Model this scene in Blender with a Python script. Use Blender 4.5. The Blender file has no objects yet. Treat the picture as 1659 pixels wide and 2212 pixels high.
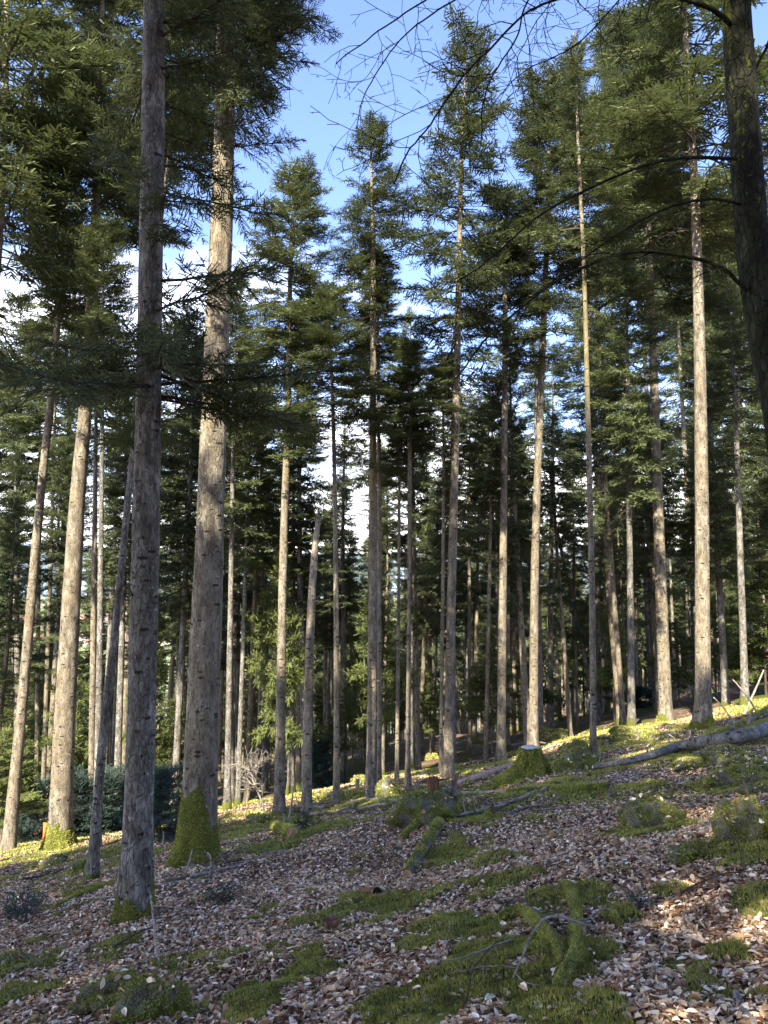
import bpy, math, random
import numpy as np
from mathutils import Vector, Matrix

R_ = math.radians
scene = bpy.context.scene
COL = scene.collection

# ------------------------------------------------------------------ camera
F, W, H = 1600.0, 1659.0, 2212.0          # focal length and frame, in picture units
PITCH = R_(5.0)
cam_data = bpy.data.cameras.new("camera")
cam_data.sensor_fit = 'VERTICAL'
cam_data.sensor_height = 24.0
cam_data.lens = 24.0 * F / H
cam_data.clip_start = 0.05
cam_data.clip_end = 30000
cam = bpy.data.objects.new("camera", cam_data)
COL.objects.link(cam)
cam.rotation_euler = (math.pi / 2 + PITCH, 0, 0)
scene.camera = cam

# ------------------------------------------------------------------ light
SUN_EL, SUN_AZ = R_(44.0), R_(-20.0)       # the sun stands behind the camera, a little to the left
sun_dir = Vector((math.sin(SUN_AZ) * math.cos(SUN_EL), -math.cos(SUN_AZ) * math.cos(SUN_EL), math.sin(SUN_EL)))
sd = bpy.data.lights.new("sun", 'SUN')
sd.energy = 5.0
sd.angle = R_(0.5)
sd.color = (1.0, 0.92, 0.76)
sun = bpy.data.objects.new("sun", sd)
COL.objects.link(sun)
sun.rotation_euler = (-sun_dir).to_track_quat('-Z', 'Y').to_euler()

world = bpy.data.worlds.new("World")
scene.world = world
world.use_nodes = True
nt = world.node_tree
for n in list(nt.nodes):
    nt.nodes.remove(n)
def N(nt, t, **kw):
    n = nt.nodes.new(t)
    for k, v in kw.items():
        setattr(n, k, v)
    return n
sky = N(nt, 'ShaderNodeTexSky', sky_type='NISHITA', sun_disc=False)
sky.sun_elevation = SUN_EL
sky.sun_rotation = math.atan2(sun_dir.x, sun_dir.y)
sky.altitude = 400
sky.ozone_density = 2.0
sky.air_density = 1.0
sky.dust_density = 0.6
tc = N(nt, 'ShaderNodeTexCoord')
mp = N(nt, 'ShaderNodeMapping')
mp.inputs['Scale'].default_value = (1.0, 1.0, 1.9)
mp.inputs['Location'].default_value = (0.35, 0.2, 0.1)
nz = N(nt, 'ShaderNodeTexNoise')
nz.inputs['Scale'].default_value = 2.1
nz.inputs['Detail'].default_value = 7
nz.inputs['Roughness'].default_value = 0.55
sep = N(nt, 'ShaderNodeSeparateXYZ')
low = N(nt, 'ShaderNodeMapRange')          # cloud bank thickens towards the horizon
low.inputs['From Min'].default_value = 0.50
low.inputs['From Max'].default_value = 0.0
low.inputs['To Min'].default_value = -0.12
low.inputs['To Max'].default_value = 0.33
addn = N(nt, 'ShaderNodeMath', operation='ADD')
cr = N(nt, 'ShaderNodeMapRange')
cr.inputs['From Min'].default_value = 0.53
cr.inputs['From Max'].default_value = 0.80
cr.interpolation_type = 'SMOOTHSTEP'
mix = N(nt, 'ShaderNodeMix', data_type='RGBA')
mix.inputs['B'].default_value = (11.5, 11.3, 11.3, 1)
bg = N(nt, 'ShaderNodeBackground')
bg.inputs['Strength'].default_value = 0.11
out = N(nt, 'ShaderNodeOutputWorld')
L = nt.links.new
L(tc.outputs['Generated'], mp.inputs['Vector'])
L(mp.outputs['Vector'], nz.inputs['Vector'])
L(tc.outputs['Generated'], sep.inputs[0])
L(sep.outputs['Z'], low.inputs['Value'])
L(nz.outputs['Fac'], addn.inputs[0])
L(low.outputs[0], addn.inputs[1])
L(addn.outputs[0], cr.inputs['Value'])
L(cr.outputs[0], mix.inputs['Factor'])
hue = N(nt, 'ShaderNodeMix', data_type='RGBA', blend_type='MULTIPLY')
hue.inputs['Factor'].default_value = 1.0
hue.inputs['B'].default_value = (0.97, 0.94, 1.10, 1)
L(sky.outputs[0], hue.inputs['A'])
L(hue.outputs['Result'], mix.inputs['A'])
L(mix.outputs['Result'], bg.inputs['Color'])
L(bg.outputs[0], out.inputs[0])

scene.view_settings.view_transform = 'Standard'
scene.view_settings.look = 'None'
scene.view_settings.gamma = 1.0
scene.view_settings.exposure = 2.12
scene.view_settings.use_curve_mapping = False
scene.cycles.max_bounces = 6
scene.cycles.diffuse_bounces = 4
scene.cycles.transmission_bounces = 4

# ------------------------------------------------------------------ noise
def _hash(ix, iy, seed):
    ix = ix.astype(np.int64); iy = iy.astype(np.int64)
    h = (ix * 374761393 + iy * 668265263 + seed * 974634777) & 0xffffffff
    h = ((h ^ (h >> 13)) * 1274126177) & 0xffffffff
    h = h ^ (h >> 16)
    return (h & 0xffffff) / float(0xffffff)
def vn(x, y, seed=0):
    x = np.asarray(x, float); y = np.asarray(y, float)
    ix = np.floor(x); iy = np.floor(y)
    fx = x - ix; fy = y - iy
    fx = fx * fx * (3 - 2 * fx); fy = fy * fy * (3 - 2 * fy)
    a = _hash(ix, iy, seed); b = _hash(ix + 1, iy, seed)
    c = _hash(ix, iy + 1, seed); d = _hash(ix + 1, iy + 1, seed)
    return (a * (1 - fx) + b * fx) * (1 - fy) + (c * (1 - fx) + d * fx) * fy
def fbm(x, y, seed=0, o=4):
    s = 0; a = 0.5; t = 0
    for k in range(o):
        s = s + a * vn(np.asarray(x) * 2 ** k, np.asarray(y) * 2 ** k, seed + k * 17)
        t += a; a *= 0.5
    return s / t

# ------------------------------------------------------------------ terrain
def ground_z(x, y):
    x = np.asarray(x, float); y = np.asarray(y, float)
    z = -1.6 + 60 * np.tanh(0.18 * x / 60) - 0.21 * y
    z = z + (fbm(x * 0.22, y * 0.22, 3, 3) - 0.5) * 0.45 * np.clip(y / 14, 0.15, 1.6)
    z = z + (fbm(x * 1.1, y * 1.1, 9, 3) - 0.5) * 0.16
    z = z + (fbm(x * 0.03, y * 0.03, 5, 2) - 0.5) * np.clip((y - 30) / 10, 0, 6)
    zb = -150 + (fbm(x * 0.002, y * 0.002, 6, 3) - 0.5) * 12
    k = 8.0
    return zb + k * np.logaddexp(0, (z - zb) / k)
def ray(px, py):
    u = (px - W / 2) / F; v = (H / 2 - py) / F
    d = Vector((u, math.cos(PITCH) - v * math.sin(PITCH), math.sin(PITCH) + v * math.cos(PITCH)))
    return d / d.y
def at(px, py, Y):
    return ray(px, py) * Y
_Y = np.concatenate([np.arange(1.5, 40, 0.04), np.arange(40, 400, 1.0)])
def g(px, py):
    d = ray(px, py)
    diff = d.z * _Y - ground_z(d.x * _Y, _Y)
    k = int(np.argmax(diff < 0))
    Y = _Y[k]
    return Vector((d.x * Y, Y, float(ground_z(d.x * Y, Y))))
def gz(x, y):
    return float(ground_z(x, y))

# where moss covers the ground (picture anchors turned into ground spots)
MOSS_SPOTS = [(g(*p), r) for p, r in [((980, 1850), .45), ((1075, 1850), .28), ((1080, 1915), .35), ((1225, 1940), .32),
    ((1010, 2010), .40), ((1240, 2060), .26), ((1065, 2060), .20), ((895, 2040), .16), ((660, 2110), .30), ((1140, 2140), .34),
    ((1200, 2190), .3), ((1040, 2100), .22), ((30, 2020 + 70), .30), ((230, 2080), .12), ((1340, 1985), .14), ((1620, 1850), .4),
    ((690, 1790), .7), ((600, 1830), .6), ((520, 1800), .5), ((100, 1870), .5), ((60, 1850), .7), ((200, 1920), .35), ((300, 1850), .5),
    ((1160, 1720), .9), ((1250, 1720), .5), ((1020, 1760), .6), ((870, 1960), .3), ((1430, 1640), .7), ((1500, 1640), .7), ((1380, 1700), .5),
    ((1560, 1700), .6), ((1414, 1790), .4), ((40, 2150), .25), ((820, 1990), .12), ((1210, 1690), .6), ((1640, 1960), .2), ((930, 1935), .2),
    ((540, 2160), .26), ((880, 2190), .3), ((1580, 2060), .12), ((255, 2040), .2), ((760, 1955), .28), ((700, 1990), .25), ((1425, 1930), .12)]]
def moss_mask(x, y):
    x = np.asarray(x, float); y = np.asarray(y, float)
    m = np.clip((fbm(x * 0.9, y * 0.9, 21, 5) - 0.57) * 7, 0, .8) * np.clip((y - 9) / 6, 0, 1)
    m = m + np.clip((fbm(x * 0.7 + 7, y * 0.7, 22, 5) - 0.47) * 6, 0, .8) * np.clip((y - 15 - 0.1 * x) / 5, 0, 1)
    m = m + np.clip((fbm(x * 2.3, y * 2.3, 23, 3) - 0.655) * 8, 0, 1) * 0.8
    w = (fbm(x * 3.5, y * 3.5, 24, 3) - 0.5)
    for p, r in MOSS_SPOTS:
        d = np.sqrt((x - p.x) ** 2 + ((y - p.y) * 0.75) ** 2)
        m = np.maximum(m, np.clip((1.3 - d / r + w * 2.2) * 2.8, 0, 1))
    return np.clip(m, 0, 1)

# ------------------------------------------------------------------ mesh helpers
def make_mesh(name, V, polys, mats, midx=None, col=None, smooth=False):
    """V (n,3); polys: list of (m,k) int arrays; midx: list of ints/arrays; col: (n,4) per vertex."""
    me = bpy.data.meshes.new(name)
    V = np.asarray(V, np.float32)
    polys = [np.asarray(p, np.int32) for p in polys]
    keep = [i for i, p in enumerate(polys) if len(p)]
    used = np.zeros(len(V), bool)
    for i in keep: used[polys[i].ravel()] = True
    if not used.all():
        new = np.cumsum(used) - 1
        V = V[used]; polys = [new[p].astype(np.int32) if len(p) else p for p in polys]
        if col is not None: col = np.asarray(col)[used]
    me.vertices.add(len(V)); me.vertices.foreach_set('co', V.ravel())
    loops = np.concatenate([polys[i].ravel() for i in keep])
    sizes = np.concatenate([np.full(len(polys[i]), polys[i].shape[1], np.int32) for i in keep])
    starts = np.concatenate([[0], np.cumsum(sizes)[:-1]]).astype(np.int32)
    me.loops.add(len(loops)); me.loops.foreach_set('vertex_index', loops)
    me.polygons.add(len(sizes)); me.polygons.foreach_set('loop_start', starts)
    try:
        me.polygons.foreach_set('loop_total', sizes)
    except Exception:
        pass
    for m in mats:
        me.materials.append(m)
    if midx is not None:
        mi = np.concatenate([np.broadcast_to(np.asarray(midx[i], np.int32), (len(polys[i]),)) for i in keep])
        me.polygons.foreach_set('material_index', mi.astype(np.int32))
    me.update(calc_edges=True)
    if col is not None:
        a = me.color_attributes.new('tint', 'FLOAT_COLOR', 'POINT')
        a.data.foreach_set('color', np.asarray(col, np.float32).ravel())
    me.polygons.foreach_set('use_smooth', np.full(len(sizes), bool(smooth)))
    me.validate()
    return me
class Acc:
    """collects shapes; build() makes ONE mesh of them"""
    def __init__(s):
        s.V = []; s.P = []; s.M = []; s.C = []; s.n = 0
    def add(s, V, P, m=0, C=None):
        V = np.asarray(V, float).reshape(-1, 3)
        for p in P:
            if len(p):
                s.P.append(np.asarray(p) + s.n); s.M.append(m)
        if C is None:
            C = np.zeros((len(V), 4)); C[:, 3] = 1
        s.V.append(V); s.C.append(C); s.n += len(V)
    def arrays(s):
        return np.concatenate(s.V), s.P, np.concatenate(s.C)
    def mesh(s, name, mats, smooth=False):
        V, P, C = s.arrays()
        return make_mesh(name, V, P, mats, s.M, C, smooth)
def link(name, me, parent=None, loc=None):
    o = bpy.data.objects.new(name, me)
    COL.objects.link(o)
    if parent is not None:
        o.parent = parent
    if loc is not None:
        o.location = loc
    return o
def tag(o, label, cat, group=None, kind=None):
    if label: o['label'] = label
    if cat: o['category'] = cat
    if group: o['group'] = group
    if kind: o['kind'] = kind
    return o
def thing(name, label, cat, loc, group=None):
    return tag(link(name, None, None, loc), label, cat, group)

def tube(pts, rad, seg=10, rough=0.0, seed=0, cap=True, fn=None, rfreq=3.0):
    """a tapering tube through pts; fn(theta, s) may scale the radius"""
    pts = np.asarray([tuple(p) for p in pts], float); rad = np.asarray(rad, float)
    n = len(pts)
    T = np.gradient(pts, axis=0); T /= np.linalg.norm(T, axis=1)[:, None] + 1e-9
    ref = np.array([0.0, 1.0, 0.0]) if abs(T[0][1]) < 0.8 else np.array([1.0, 0, 0])
    X = np.zeros_like(T); x = ref
    for i in range(n):
        x = x - T[i] * np.dot(x, T[i]); x /= np.linalg.norm(x) + 1e-9; X[i] = x
    Yv = np.cross(T, X)
    th = np.linspace(0, 2 * math.pi, seg, endpoint=False)
    S = np.concatenate([[0], np.cumsum(np.linalg.norm(np.diff(pts, axis=0), axis=1))])
    TH, SS = np.meshgrid(th, S)
    r = rad[:, None] * np.ones_like(TH)
    if rough:
        a = np.cos(TH) * 1.3 + 10; b = np.sin(TH) * 1.3 + 10
        r = r * (1 + rough * 2 * (fbm(a * rfreq + SS * 0.9, b * rfreq + SS * 1.7, seed, 3) - 0.5))
    if fn is not None:
        r = r * fn(TH, SS)
    V = pts[:, None, :] + X[:, None, :] * (np.cos(TH) * r)[..., None] + Yv[:, None, :] * (np.sin(TH) * r)[..., None]
    V = V.reshape(-1, 3)
    i = np.arange(n - 1)[:, None] * seg; j = np.arange(seg)[None, :]; jn = (j + 1) % seg
    q = np.stack([i + j, i + jn, i + seg + jn, i + seg + j], -1).reshape(-1, 4)
    P = [q]
    if cap:
        V = np.concatenate([V, pts[:1], pts[-1:]])
        c0 = n * seg; c1 = c0 + 1
        jj = np.arange(seg); jjn = (jj + 1) % seg
        P.append(np.stack([np.full(seg, c0), jjn, jj], -1))
        P.append(np.stack([np.full(seg, c1), (n - 1) * seg + jj, (n - 1) * seg + jjn], -1))
    return V, P, TH.ravel(), SS.ravel()
def resample(pts, step):
    """smooth Catmull-Rom through pts (any dimension), about every `step`"""
    p = np.asarray([tuple(q) for q in pts], float)
    if len(p) == 2:
        n = max(2, int(np.linalg.norm(p[1][:3] - p[0][:3]) / step) + 1)
        t = np.linspace(0, 1, n)[:, None]
        return p[0] * (1 - t) + p[1] * t
    e = np.concatenate([[2 * p[0] - p[1]], p, [2 * p[-1] - p[-2]]])
    outp = []
    for i in range(1, len(e) - 2):
        n = max(2, int(np.linalg.norm(e[i + 1][:3] - e[i][:3]) / step))
        for t in np.arange(n) / n:
            outp.append(0.5 * ((2 * e[i]) + (-e[i - 1] + e[i + 1]) * t + (2 * e[i - 1] - 5 * e[i] + 4 * e[i + 1] - e[i + 2]) * t * t
                               + (-e[i - 1] + 3 * e[i] - 3 * e[i + 1] + e[i + 2]) * t ** 3))
    outp.append(p[-1])
    return np.array(outp)
def prisms(A, B, ra, rb):
    """many 3-sided sticks from A to B at once"""
    A = np.asarray(A, float); B = np.asarray(B, float); n = len(A)
    ra = np.broadcast_to(ra, (n,)); rb = np.broadcast_to(rb, (n,))
    D = B - A; D = D / (np.linalg.norm(D, axis=1)[:, None] + 1e-9)
    ref = np.where(np.abs(D[:, 2:3]) > 0.9, np.array([[1.0, 0, 0]]), np.array([[0, 0, 1.0]]))
    X = np.cross(D, ref); X /= np.linalg.norm(X, axis=1)[:, None] + 1e-9
    Y = np.cross(D, X)
    V = np.zeros((n, 6, 3))
    for k in range(3):
        a = 2 * math.pi * k / 3
        o = X * math.cos(a) + Y * math.sin(a)
        V[:, k] = A + o * ra[:, None]; V[:, 3 + k] = B + o * rb[:, None]
    b = np.arange(n)[:, None] * 6
    q = np.concatenate([b + np.array([[k, (k + 1) % 3, 3 + (k + 1) % 3, 3 + k]]) for k in range(3)])
    return V.reshape(-1, 3), q

def fuzz(V, tris, dens, ln, seed, upmin=0.0, mask=None, jit=0.9):
    rg = np.random.RandomState(seed)
    A, B, Cc = V[tris[:, 0]], V[tris[:, 1]], V[tris[:, 2]]
    nrm = np.cross(B - A, Cc - A); ar = np.linalg.norm(nrm, axis=1) / 2; nrm = nrm / (2 * ar[:, None] + 1e-12)
    keep = nrm[:, 2] > upmin
    A, B, Cc, nrm, ar = A[keep], B[keep], Cc[keep], nrm[keep], ar[keep]
    if not len(ar): return None
    n = int(ar.sum() * dens)
    idx = rg.choice(len(ar), n, p=ar / ar.sum())
    u = rg.rand(n); v = rg.rand(n); f = u + v > 1; u[f] = 1 - u[f]; v[f] = 1 - v[f]
    P = A[idx] + (B[idx] - A[idx]) * u[:, None] + (Cc[idx] - A[idx]) * v[:, None]
    nn = nrm[idx]
    if mask is not None:
        k = mask(P) > rg.rand(n); P = P[k]; nn = nn[k]; n = len(P)
        if n < 8: return None
    d = nn + rg.normal(0, jit * 0.6, (n, 3)); d /= np.linalg.norm(d, axis=1)[:, None]
    l = ln * rg.uniform(.5, 1.4, n)[:, None]
    w = np.cross(d, rg.normal(0, 1, (n, 3))); w /= np.linalg.norm(w, axis=1)[:, None] + 1e-9
    w = w * l * 0.22
    S = np.stack([P - w, P + w, P + d * l], 1)
    col = np.zeros((n * 3, 4)); col[:, 3] = 1
    cl = fbm(P[:, 0] * 6, P[:, 1] * 6 + P[:, 2] * 4, seed, 2)
    b_ = np.clip(rg.rand(n) * 0.5 + cl * 0.5, 0, 1)
    col[:, 0] = np.repeat(b_, 3)
    col[2::3, 0] = np.clip(col[2::3, 0] + 0.25, 0, 1)
    return S.reshape(-1, 3), np.arange(n * 3).reshape(-1, 3), col
# ------------------------------------------------------------------ materials
def new_mat(name):
    m = bpy.data.materials.new(name); m.use_nodes = True
    nt = m.node_tree
    b = nt.nodes['Principled BSDF']
    b.inputs['Roughness'].default_value = 0.9
    b.inputs['Specular IOR Level'].default_value = 0.05
    return m, nt, b
def noise(nt, scale, detail=4, rough=0.55, vec=None, stretch=None):
    n = N(nt, 'ShaderNodeTexNoise')
    n.inputs['Scale'].default_value = scale; n.inputs['Detail'].default_value = detail
    n.inputs['Roughness'].default_value = rough
    t = N(nt, 'ShaderNodeTexCoord'); src = t.outputs['Object']
    if stretch:
        mpn = N(nt, 'ShaderNodeMapping'); mpn.inputs['Scale'].default_value = stretch
        nt.links.new(src, mpn.inputs['Vector']); src = mpn.outputs[0]
    nt.links.new(src, n.inputs['Vector'])
    return n.outputs['Fac']
def ramp(nt, fac, stops):
    r = N(nt, 'ShaderNodeValToRGB')
    e = r.color_ramp.elements
    while len(e) < len(stops): e.new(0.5)
    for k, (p, c) in enumerate(stops):
        e[k].position = p; e[k].color = (*c, 1) if len(c) == 3 else c
    nt.links.new(fac, r.inputs[0])
    return r.outputs[0]
def mixc(nt, f, a, b, mode='MIX'):
    m = N(nt, 'ShaderNodeMix', data_type='RGBA', blend_type=mode)
    for s, v in (('Factor', f), ('A', a), ('B', b)):
        if isinstance(v, (int, float)): m.inputs[s].default_value = v
        elif isinstance(v, tuple): m.inputs[s].default_value = (*v, 1)
        else: nt.links.new(v, m.inputs[s])
    return m.outputs['Result']
def mrange(nt, v, a, b, c=0.0, d=1.0):
    m = N(nt, 'ShaderNodeMapRange')
    for k, x in (('From Min', a), ('From Max', b), ('To Min', c), ('To Max', d)):
        m.inputs[k].default_value = x
    nt.links.new(v, m.inputs['Value'])
    return m.outputs[0]
def bump(nt, b, h, s=0.5, d=0.02):
    n = N(nt, 'ShaderNodeBump'); n.inputs['Strength'].default_value = s; n.inputs['Distance'].default_value = d
    nt.links.new(h, n.inputs['Height']); nt.links.new(n.outputs[0], b.inputs['Normal'])
def tint(nt):
    a = N(nt, 'ShaderNodeAttribute', attribute_name='tint')
    s = N(nt, 'ShaderNodeSeparateColor'); nt.links.new(a.outputs['Color'], s.inputs[0])
    return s.outputs   # Red Green Blue
def objrand(nt):
    return N(nt, 'ShaderNodeObjectInfo').outputs['Random']
def mth(nt, op, a, b):
    m = N(nt, 'ShaderNodeMath', operation=op)
    for k, v in enumerate((a, b)):
        if isinstance(v, (int, float)): m.inputs[k].default_value = v
        else: nt.links.new(v, m.inputs[k])
    return m.outputs[0]
MOSS_STOPS = [(0.28, (0.045, 0.054, 0.010)), (0.5, (0.13, 0.148, 0.03)), (0.75, (0.28, 0.28, 0.07))]

def bark_mat(name, dark, mid, light, scars=True, warm=(0.30, 0.22, 0.14), cracks=0):
    m, nt, b = new_mat(name)
    n1 = noise(nt, 7, 6, 0.65, stretch=(1, 1, 0.35))
    n2 = noise(nt, 45, 4, 0.6, stretch=(1, 1, 0.22))
    n3 = noise(nt, 1.1, 3, 0.5)
    c = ramp(nt, n1, [(0.30, dark), (0.5, mid), (0.72, light)])
    c = mixc(nt, mrange(nt, n3, 0.42, 0.62), c, warm, 'MIX') if False else mixc(nt, mth(nt, 'MULTIPLY', mrange(nt, n3, 0.42, 0.66), 0.45), c, warm)
    c = mixc(nt, mth(nt, 'MULTIPLY', mrange(nt, n2, 0.50, 0.34), 0.75), c, dark)
    lich = noise(nt, 13, 5, 0.7)
    c = mixc(nt, mth(nt, 'MULTIPLY', mrange(nt, lich, 0.60, 0.68), 0.55), c, tuple(min(1, x * 1.35 + 0.03) for x in light))
    h = mth(nt, 'ADD', n1, n2)
    tk = N(nt, 'ShaderNodeTexCoord'); mk = N(nt, 'ShaderNodeMapping'); mk.inputs['Scale'].default_value = (1, 1, 0.45)
    wn = N(nt, 'ShaderNodeTexNoise'); wn.inputs['Scale'].default_value = 9
    wm_ = N(nt, 'ShaderNodeMix', data_type='RGBA', blend_type='LINEAR_LIGHT'); wm_.inputs['Factor'].default_value = 0.06
    vk = N(nt, 'ShaderNodeTexVoronoi', feature='DISTANCE_TO_EDGE'); vk.inputs['Scale'].default_value = 17
    nt.links.new(tk.outputs['Object'], mk.inputs[0]); nt.links.new(mk.outputs[0], wn.inputs['Vector'])
    nt.links.new(mk.outputs[0], wm_.inputs['A']); nt.links.new(wn.outputs['Color'], wm_.inputs['B'])
    nt.links.new(wm_.outputs['Result'], vk.inputs['Vector'])
    ck = mrange(nt, vk.outputs['Distance'], 0.10, 0.0)
    c = mixc(nt, mth(nt, 'MULTIPLY', ck, 0.40 if cracks else 0.22), c, dark)
    h = mth(nt, 'SUBTRACT', h, mth(nt, 'MULTIPLY', ck, 0.7 if cracks else 0.4))
    if scars:
        t = N(nt, 'ShaderNodeTexCoord'); mp_ = N(nt, 'ShaderNodeMapping')
        mp_.inputs['Scale'].default_value = (2.4, 2.4, 6.5)
        v = N(nt, 'ShaderNodeTexVoronoi'); v.inputs['Scale'].default_value = 1.5
        nt.links.new(t.outputs['Object'], mp_.inputs[0]); nt.links.new(mp_.outputs[0], v.inputs['Vector'])
        sv = N(nt, 'ShaderNodeSeparateColor'); nt.links.new(v.outputs['Color'], sv.inputs[0])
        dst = mth(nt, 'ADD', v.outputs['Distance'], mth(nt, 'ADD', mth(nt, 'MULTIPLY', n2, 0.35), mth(nt, 'MULTIPLY', sv.outputs['Red'], 0.14)))
        sc = mrange(nt, dst, 0.46, 0.36)
        c = mixc(nt, mth(nt, 'MULTIPLY', sc, 0.85), c, (0.02, 0.016, 0.012))
        h = mth(nt, 'ADD', h, mth(nt, 'MULTIPLY', sc, 0.8))
    r = tint(nt)
    mn = noise(nt, 60, 3, 0.7); mcl = noise(nt, 9, 4, 0.6)
    edge = mth(nt, 'ADD', r['Red'], mth(nt, 'MULTIPLY', mth(nt, 'SUBTRACT', mcl, 0.5), 1.3))
    mf = mrange(nt, edge, 0.42, 0.55)
    c = mixc(nt, mf, c, ramp(nt, mn, MOSS_STOPS))
    # a thin green film of algae, stored in the blue channel
    c = mixc(nt, mth(nt, 'MULTIPLY', r['Blue'], mrange(nt, mcl, 0.35, 0.65, 0.1, 0.75)), c, (0.20, 0.17, 0.06))
    c = mixc(nt, mth(nt, 'MULTIPLY', mth(nt, 'SUBTRACT', objrand(nt), 0.5), 0.35), c, (0.05, 0.04, 0.03))
    nt.links.new(c, b.inputs['Base Color'])
    h = mth(nt, 'ADD', h, mth(nt, 'MULTIPLY', mth(nt, 'MULTIPLY', mf, mn), 2.5))
    bump(nt, b, h, 0.9, 0.02)
    return m
BARK = bark_mat('fir_bark', (0.050, 0.042, 0.030), (0.20, 0.172, 0.128), (0.40, 0.35, 0.265), warm=(0.22, 0.17, 0.10))
BARK_GREY = bark_mat('grey_fir_bark', (0.040, 0.036, 0.029), (0.195, 0.182, 0.155), (0.44, 0.42, 0.37), warm=(0.15, 0.125, 0.085), cracks=1)
BARK_PALE = bark_mat('pale_log_bark', (0.05, 0.043, 0.035), (0.21, 0.195, 0.17), (0.42, 0.40, 0.37), warm=(0.24, 0.22, 0.18))
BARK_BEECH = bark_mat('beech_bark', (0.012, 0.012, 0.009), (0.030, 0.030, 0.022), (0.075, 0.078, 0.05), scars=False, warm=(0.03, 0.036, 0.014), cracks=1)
BARK_LOG = bark_mat('log_bark', (0.06, 0.05, 0.04), (0.20, 0.17, 0.14), (0.36, 0.33, 0.29), scars=False)
BARK_TWIG = bark_mat('twig_bark', (0.04, 0.033, 0.026), (0.085, 0.07, 0.055), (0.14, 0.12, 0.10), scars=False, warm=(0.08, 0.06, 0.04))

def wood_mat(name, a, bb):
    m, nt, b = new_mat(name)
    n1 = noise(nt, 14, 5, 0.6, stretch=(1, 1, 0.3))
    c = ramp(nt, n1, [(0.32, a), (0.66, bb)])
    r = tint(nt)
    c = mixc(nt, mrange(nt, r['Red'], 0.4, 0.6), c, (0.09, 0.12, 0.02))
    nt.links.new(c, b.inputs['Base Color']); bump(nt, b, n1, 0.7, 0.01)
    return m
CUT = wood_mat('cut_wood', (0.22, 0.12, 0.06), (0.50, 0.34, 0.20))
PALE = wood_mat('weathered_wood', (0.12, 0.10, 0.08), (0.34, 0.30, 0.25))
ROT = wood_mat('rotten_wood', (0.045, 0.028, 0.018), (0.20, 0.115, 0.065))
REDWOOD = wood_mat('peeled_log_wood', (0.24, 0.14, 0.10), (0.56, 0.37, 0.27))

def needle_mat(name, lo, hi, tr, k=0.35):
    m, nt, b = new_mat(name)
    r = tint(nt)
    n1 = noise(nt, 0.9, 3, 0.5)
    f = mth(nt, 'ADD', mth(nt, 'MULTIPLY', r['Red'], 0.7), mth(nt, 'MULTIPLY', n1, 0.45))
    f = mth(nt, 'ADD', f, mth(nt, 'MULTIPLY', mth(nt, 'SUBTRACT', objrand(nt), 0.5), 0.3))
    c = ramp(nt, f, [(0.1, lo), (0.95, hi)])
    nt.links.new(c, b.inputs['Base Color'])
    b.inputs['Roughness'].default_value = 0.55
    b.inputs['Specular IOR Level'].default_value = 0.08
    t = N(nt, 'ShaderNodeBsdfTranslucent')
    nt.links.new(mixc(nt, 0.5, c, tr), t.inputs['Color'])
    ms = N(nt, 'ShaderNodeMixShader'); ms.inputs[0].default_value = k
    o = nt.nodes['Material Output']
    nt.links.new(b.outputs[0], ms.inputs[1]); nt.links.new(t.outputs[0], ms.inputs[2])
    nt.links.new(ms.outputs[0], o.inputs['Surface'])
    return m
NEEDLE = needle_mat('fir_needles', (0.006, 0.014, 0.011), (0.135, 0.162, 0.068), (0.15, 0.17, 0.05), 0.2)
NEEDLE_Y = needle_mat('young_fir_needles', (0.015, 0.028, 0.010), (0.19, 0.22, 0.07), (0.22, 0.25, 0.07), 0.3)
NEEDLE_B = needle_mat('blue_green_needles', (0.012, 0.024, 0.020), (0.07, 0.105, 0.085), (0.08, 0.14, 0.10), 0.25)

def moss_mat():
    m, nt, b = new_mat('moss')
    r = tint(nt)
    n = noise(nt, 3.2, 4, 0.6); n2 = noise(nt, 40, 3, 0.7)
    f = mth(nt, 'ADD', mth(nt, 'MULTIPLY', r['Red'], 0.45), mth(nt, 'ADD', mth(nt, 'MULTIPLY', n, 0.45), mth(nt, 'MULTIPLY', n2, 0.2)))
    c = ramp(nt, f, [(0.22, (0.06, 0.068, 0.018)), (0.5, (0.22, 0.225, 0.05)), (0.82, (0.48, 0.45, 0.13))])
    nt.links.new(c, b.inputs['Base Color'])
    b.inputs['Specular IOR Level'].default_value = 0.05
    return m
MOSS = moss_mat()
def rock_mat():
    m, nt, b = new_mat('grey_rock')
    n = noise(nt, 6, 6, 0.65)
    c = ramp(nt, n, [(0.3, (0.09, 0.085, 0.075)), (0.7, (0.36, 0.33, 0.28))])
    nt.links.new(c, b.inputs['Base Color']); bump(nt, b, n, 0.8, 0.03)
    return m
ROCK = rock_mat()
def rock_mossy():
    m, nt, b = new_mat('mossy_rock_surface')
    n = noise(nt, 6, 6, 0.65); n2 = noise(nt, 3.5, 5, 0.6); n3 = noise(nt, 50, 3, 0.6)
    c = ramp(nt, n, [(0.3, (0.05, 0.045, 0.038)), (0.7, (0.22, 0.20, 0.17))])
    c = mixc(nt, mrange(nt, n2, 0.42, 0.5), c, ramp(nt, n3, [(0.3, (0.035, 0.042, 0.012)), (0.7, (0.13, 0.14, 0.035))]))
    nt.links.new(c, b.inputs['Base Color']); bump(nt, b, n, 0.8, 0.03)
    return m
ROCK_MOSSY = rock_mossy()
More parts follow.
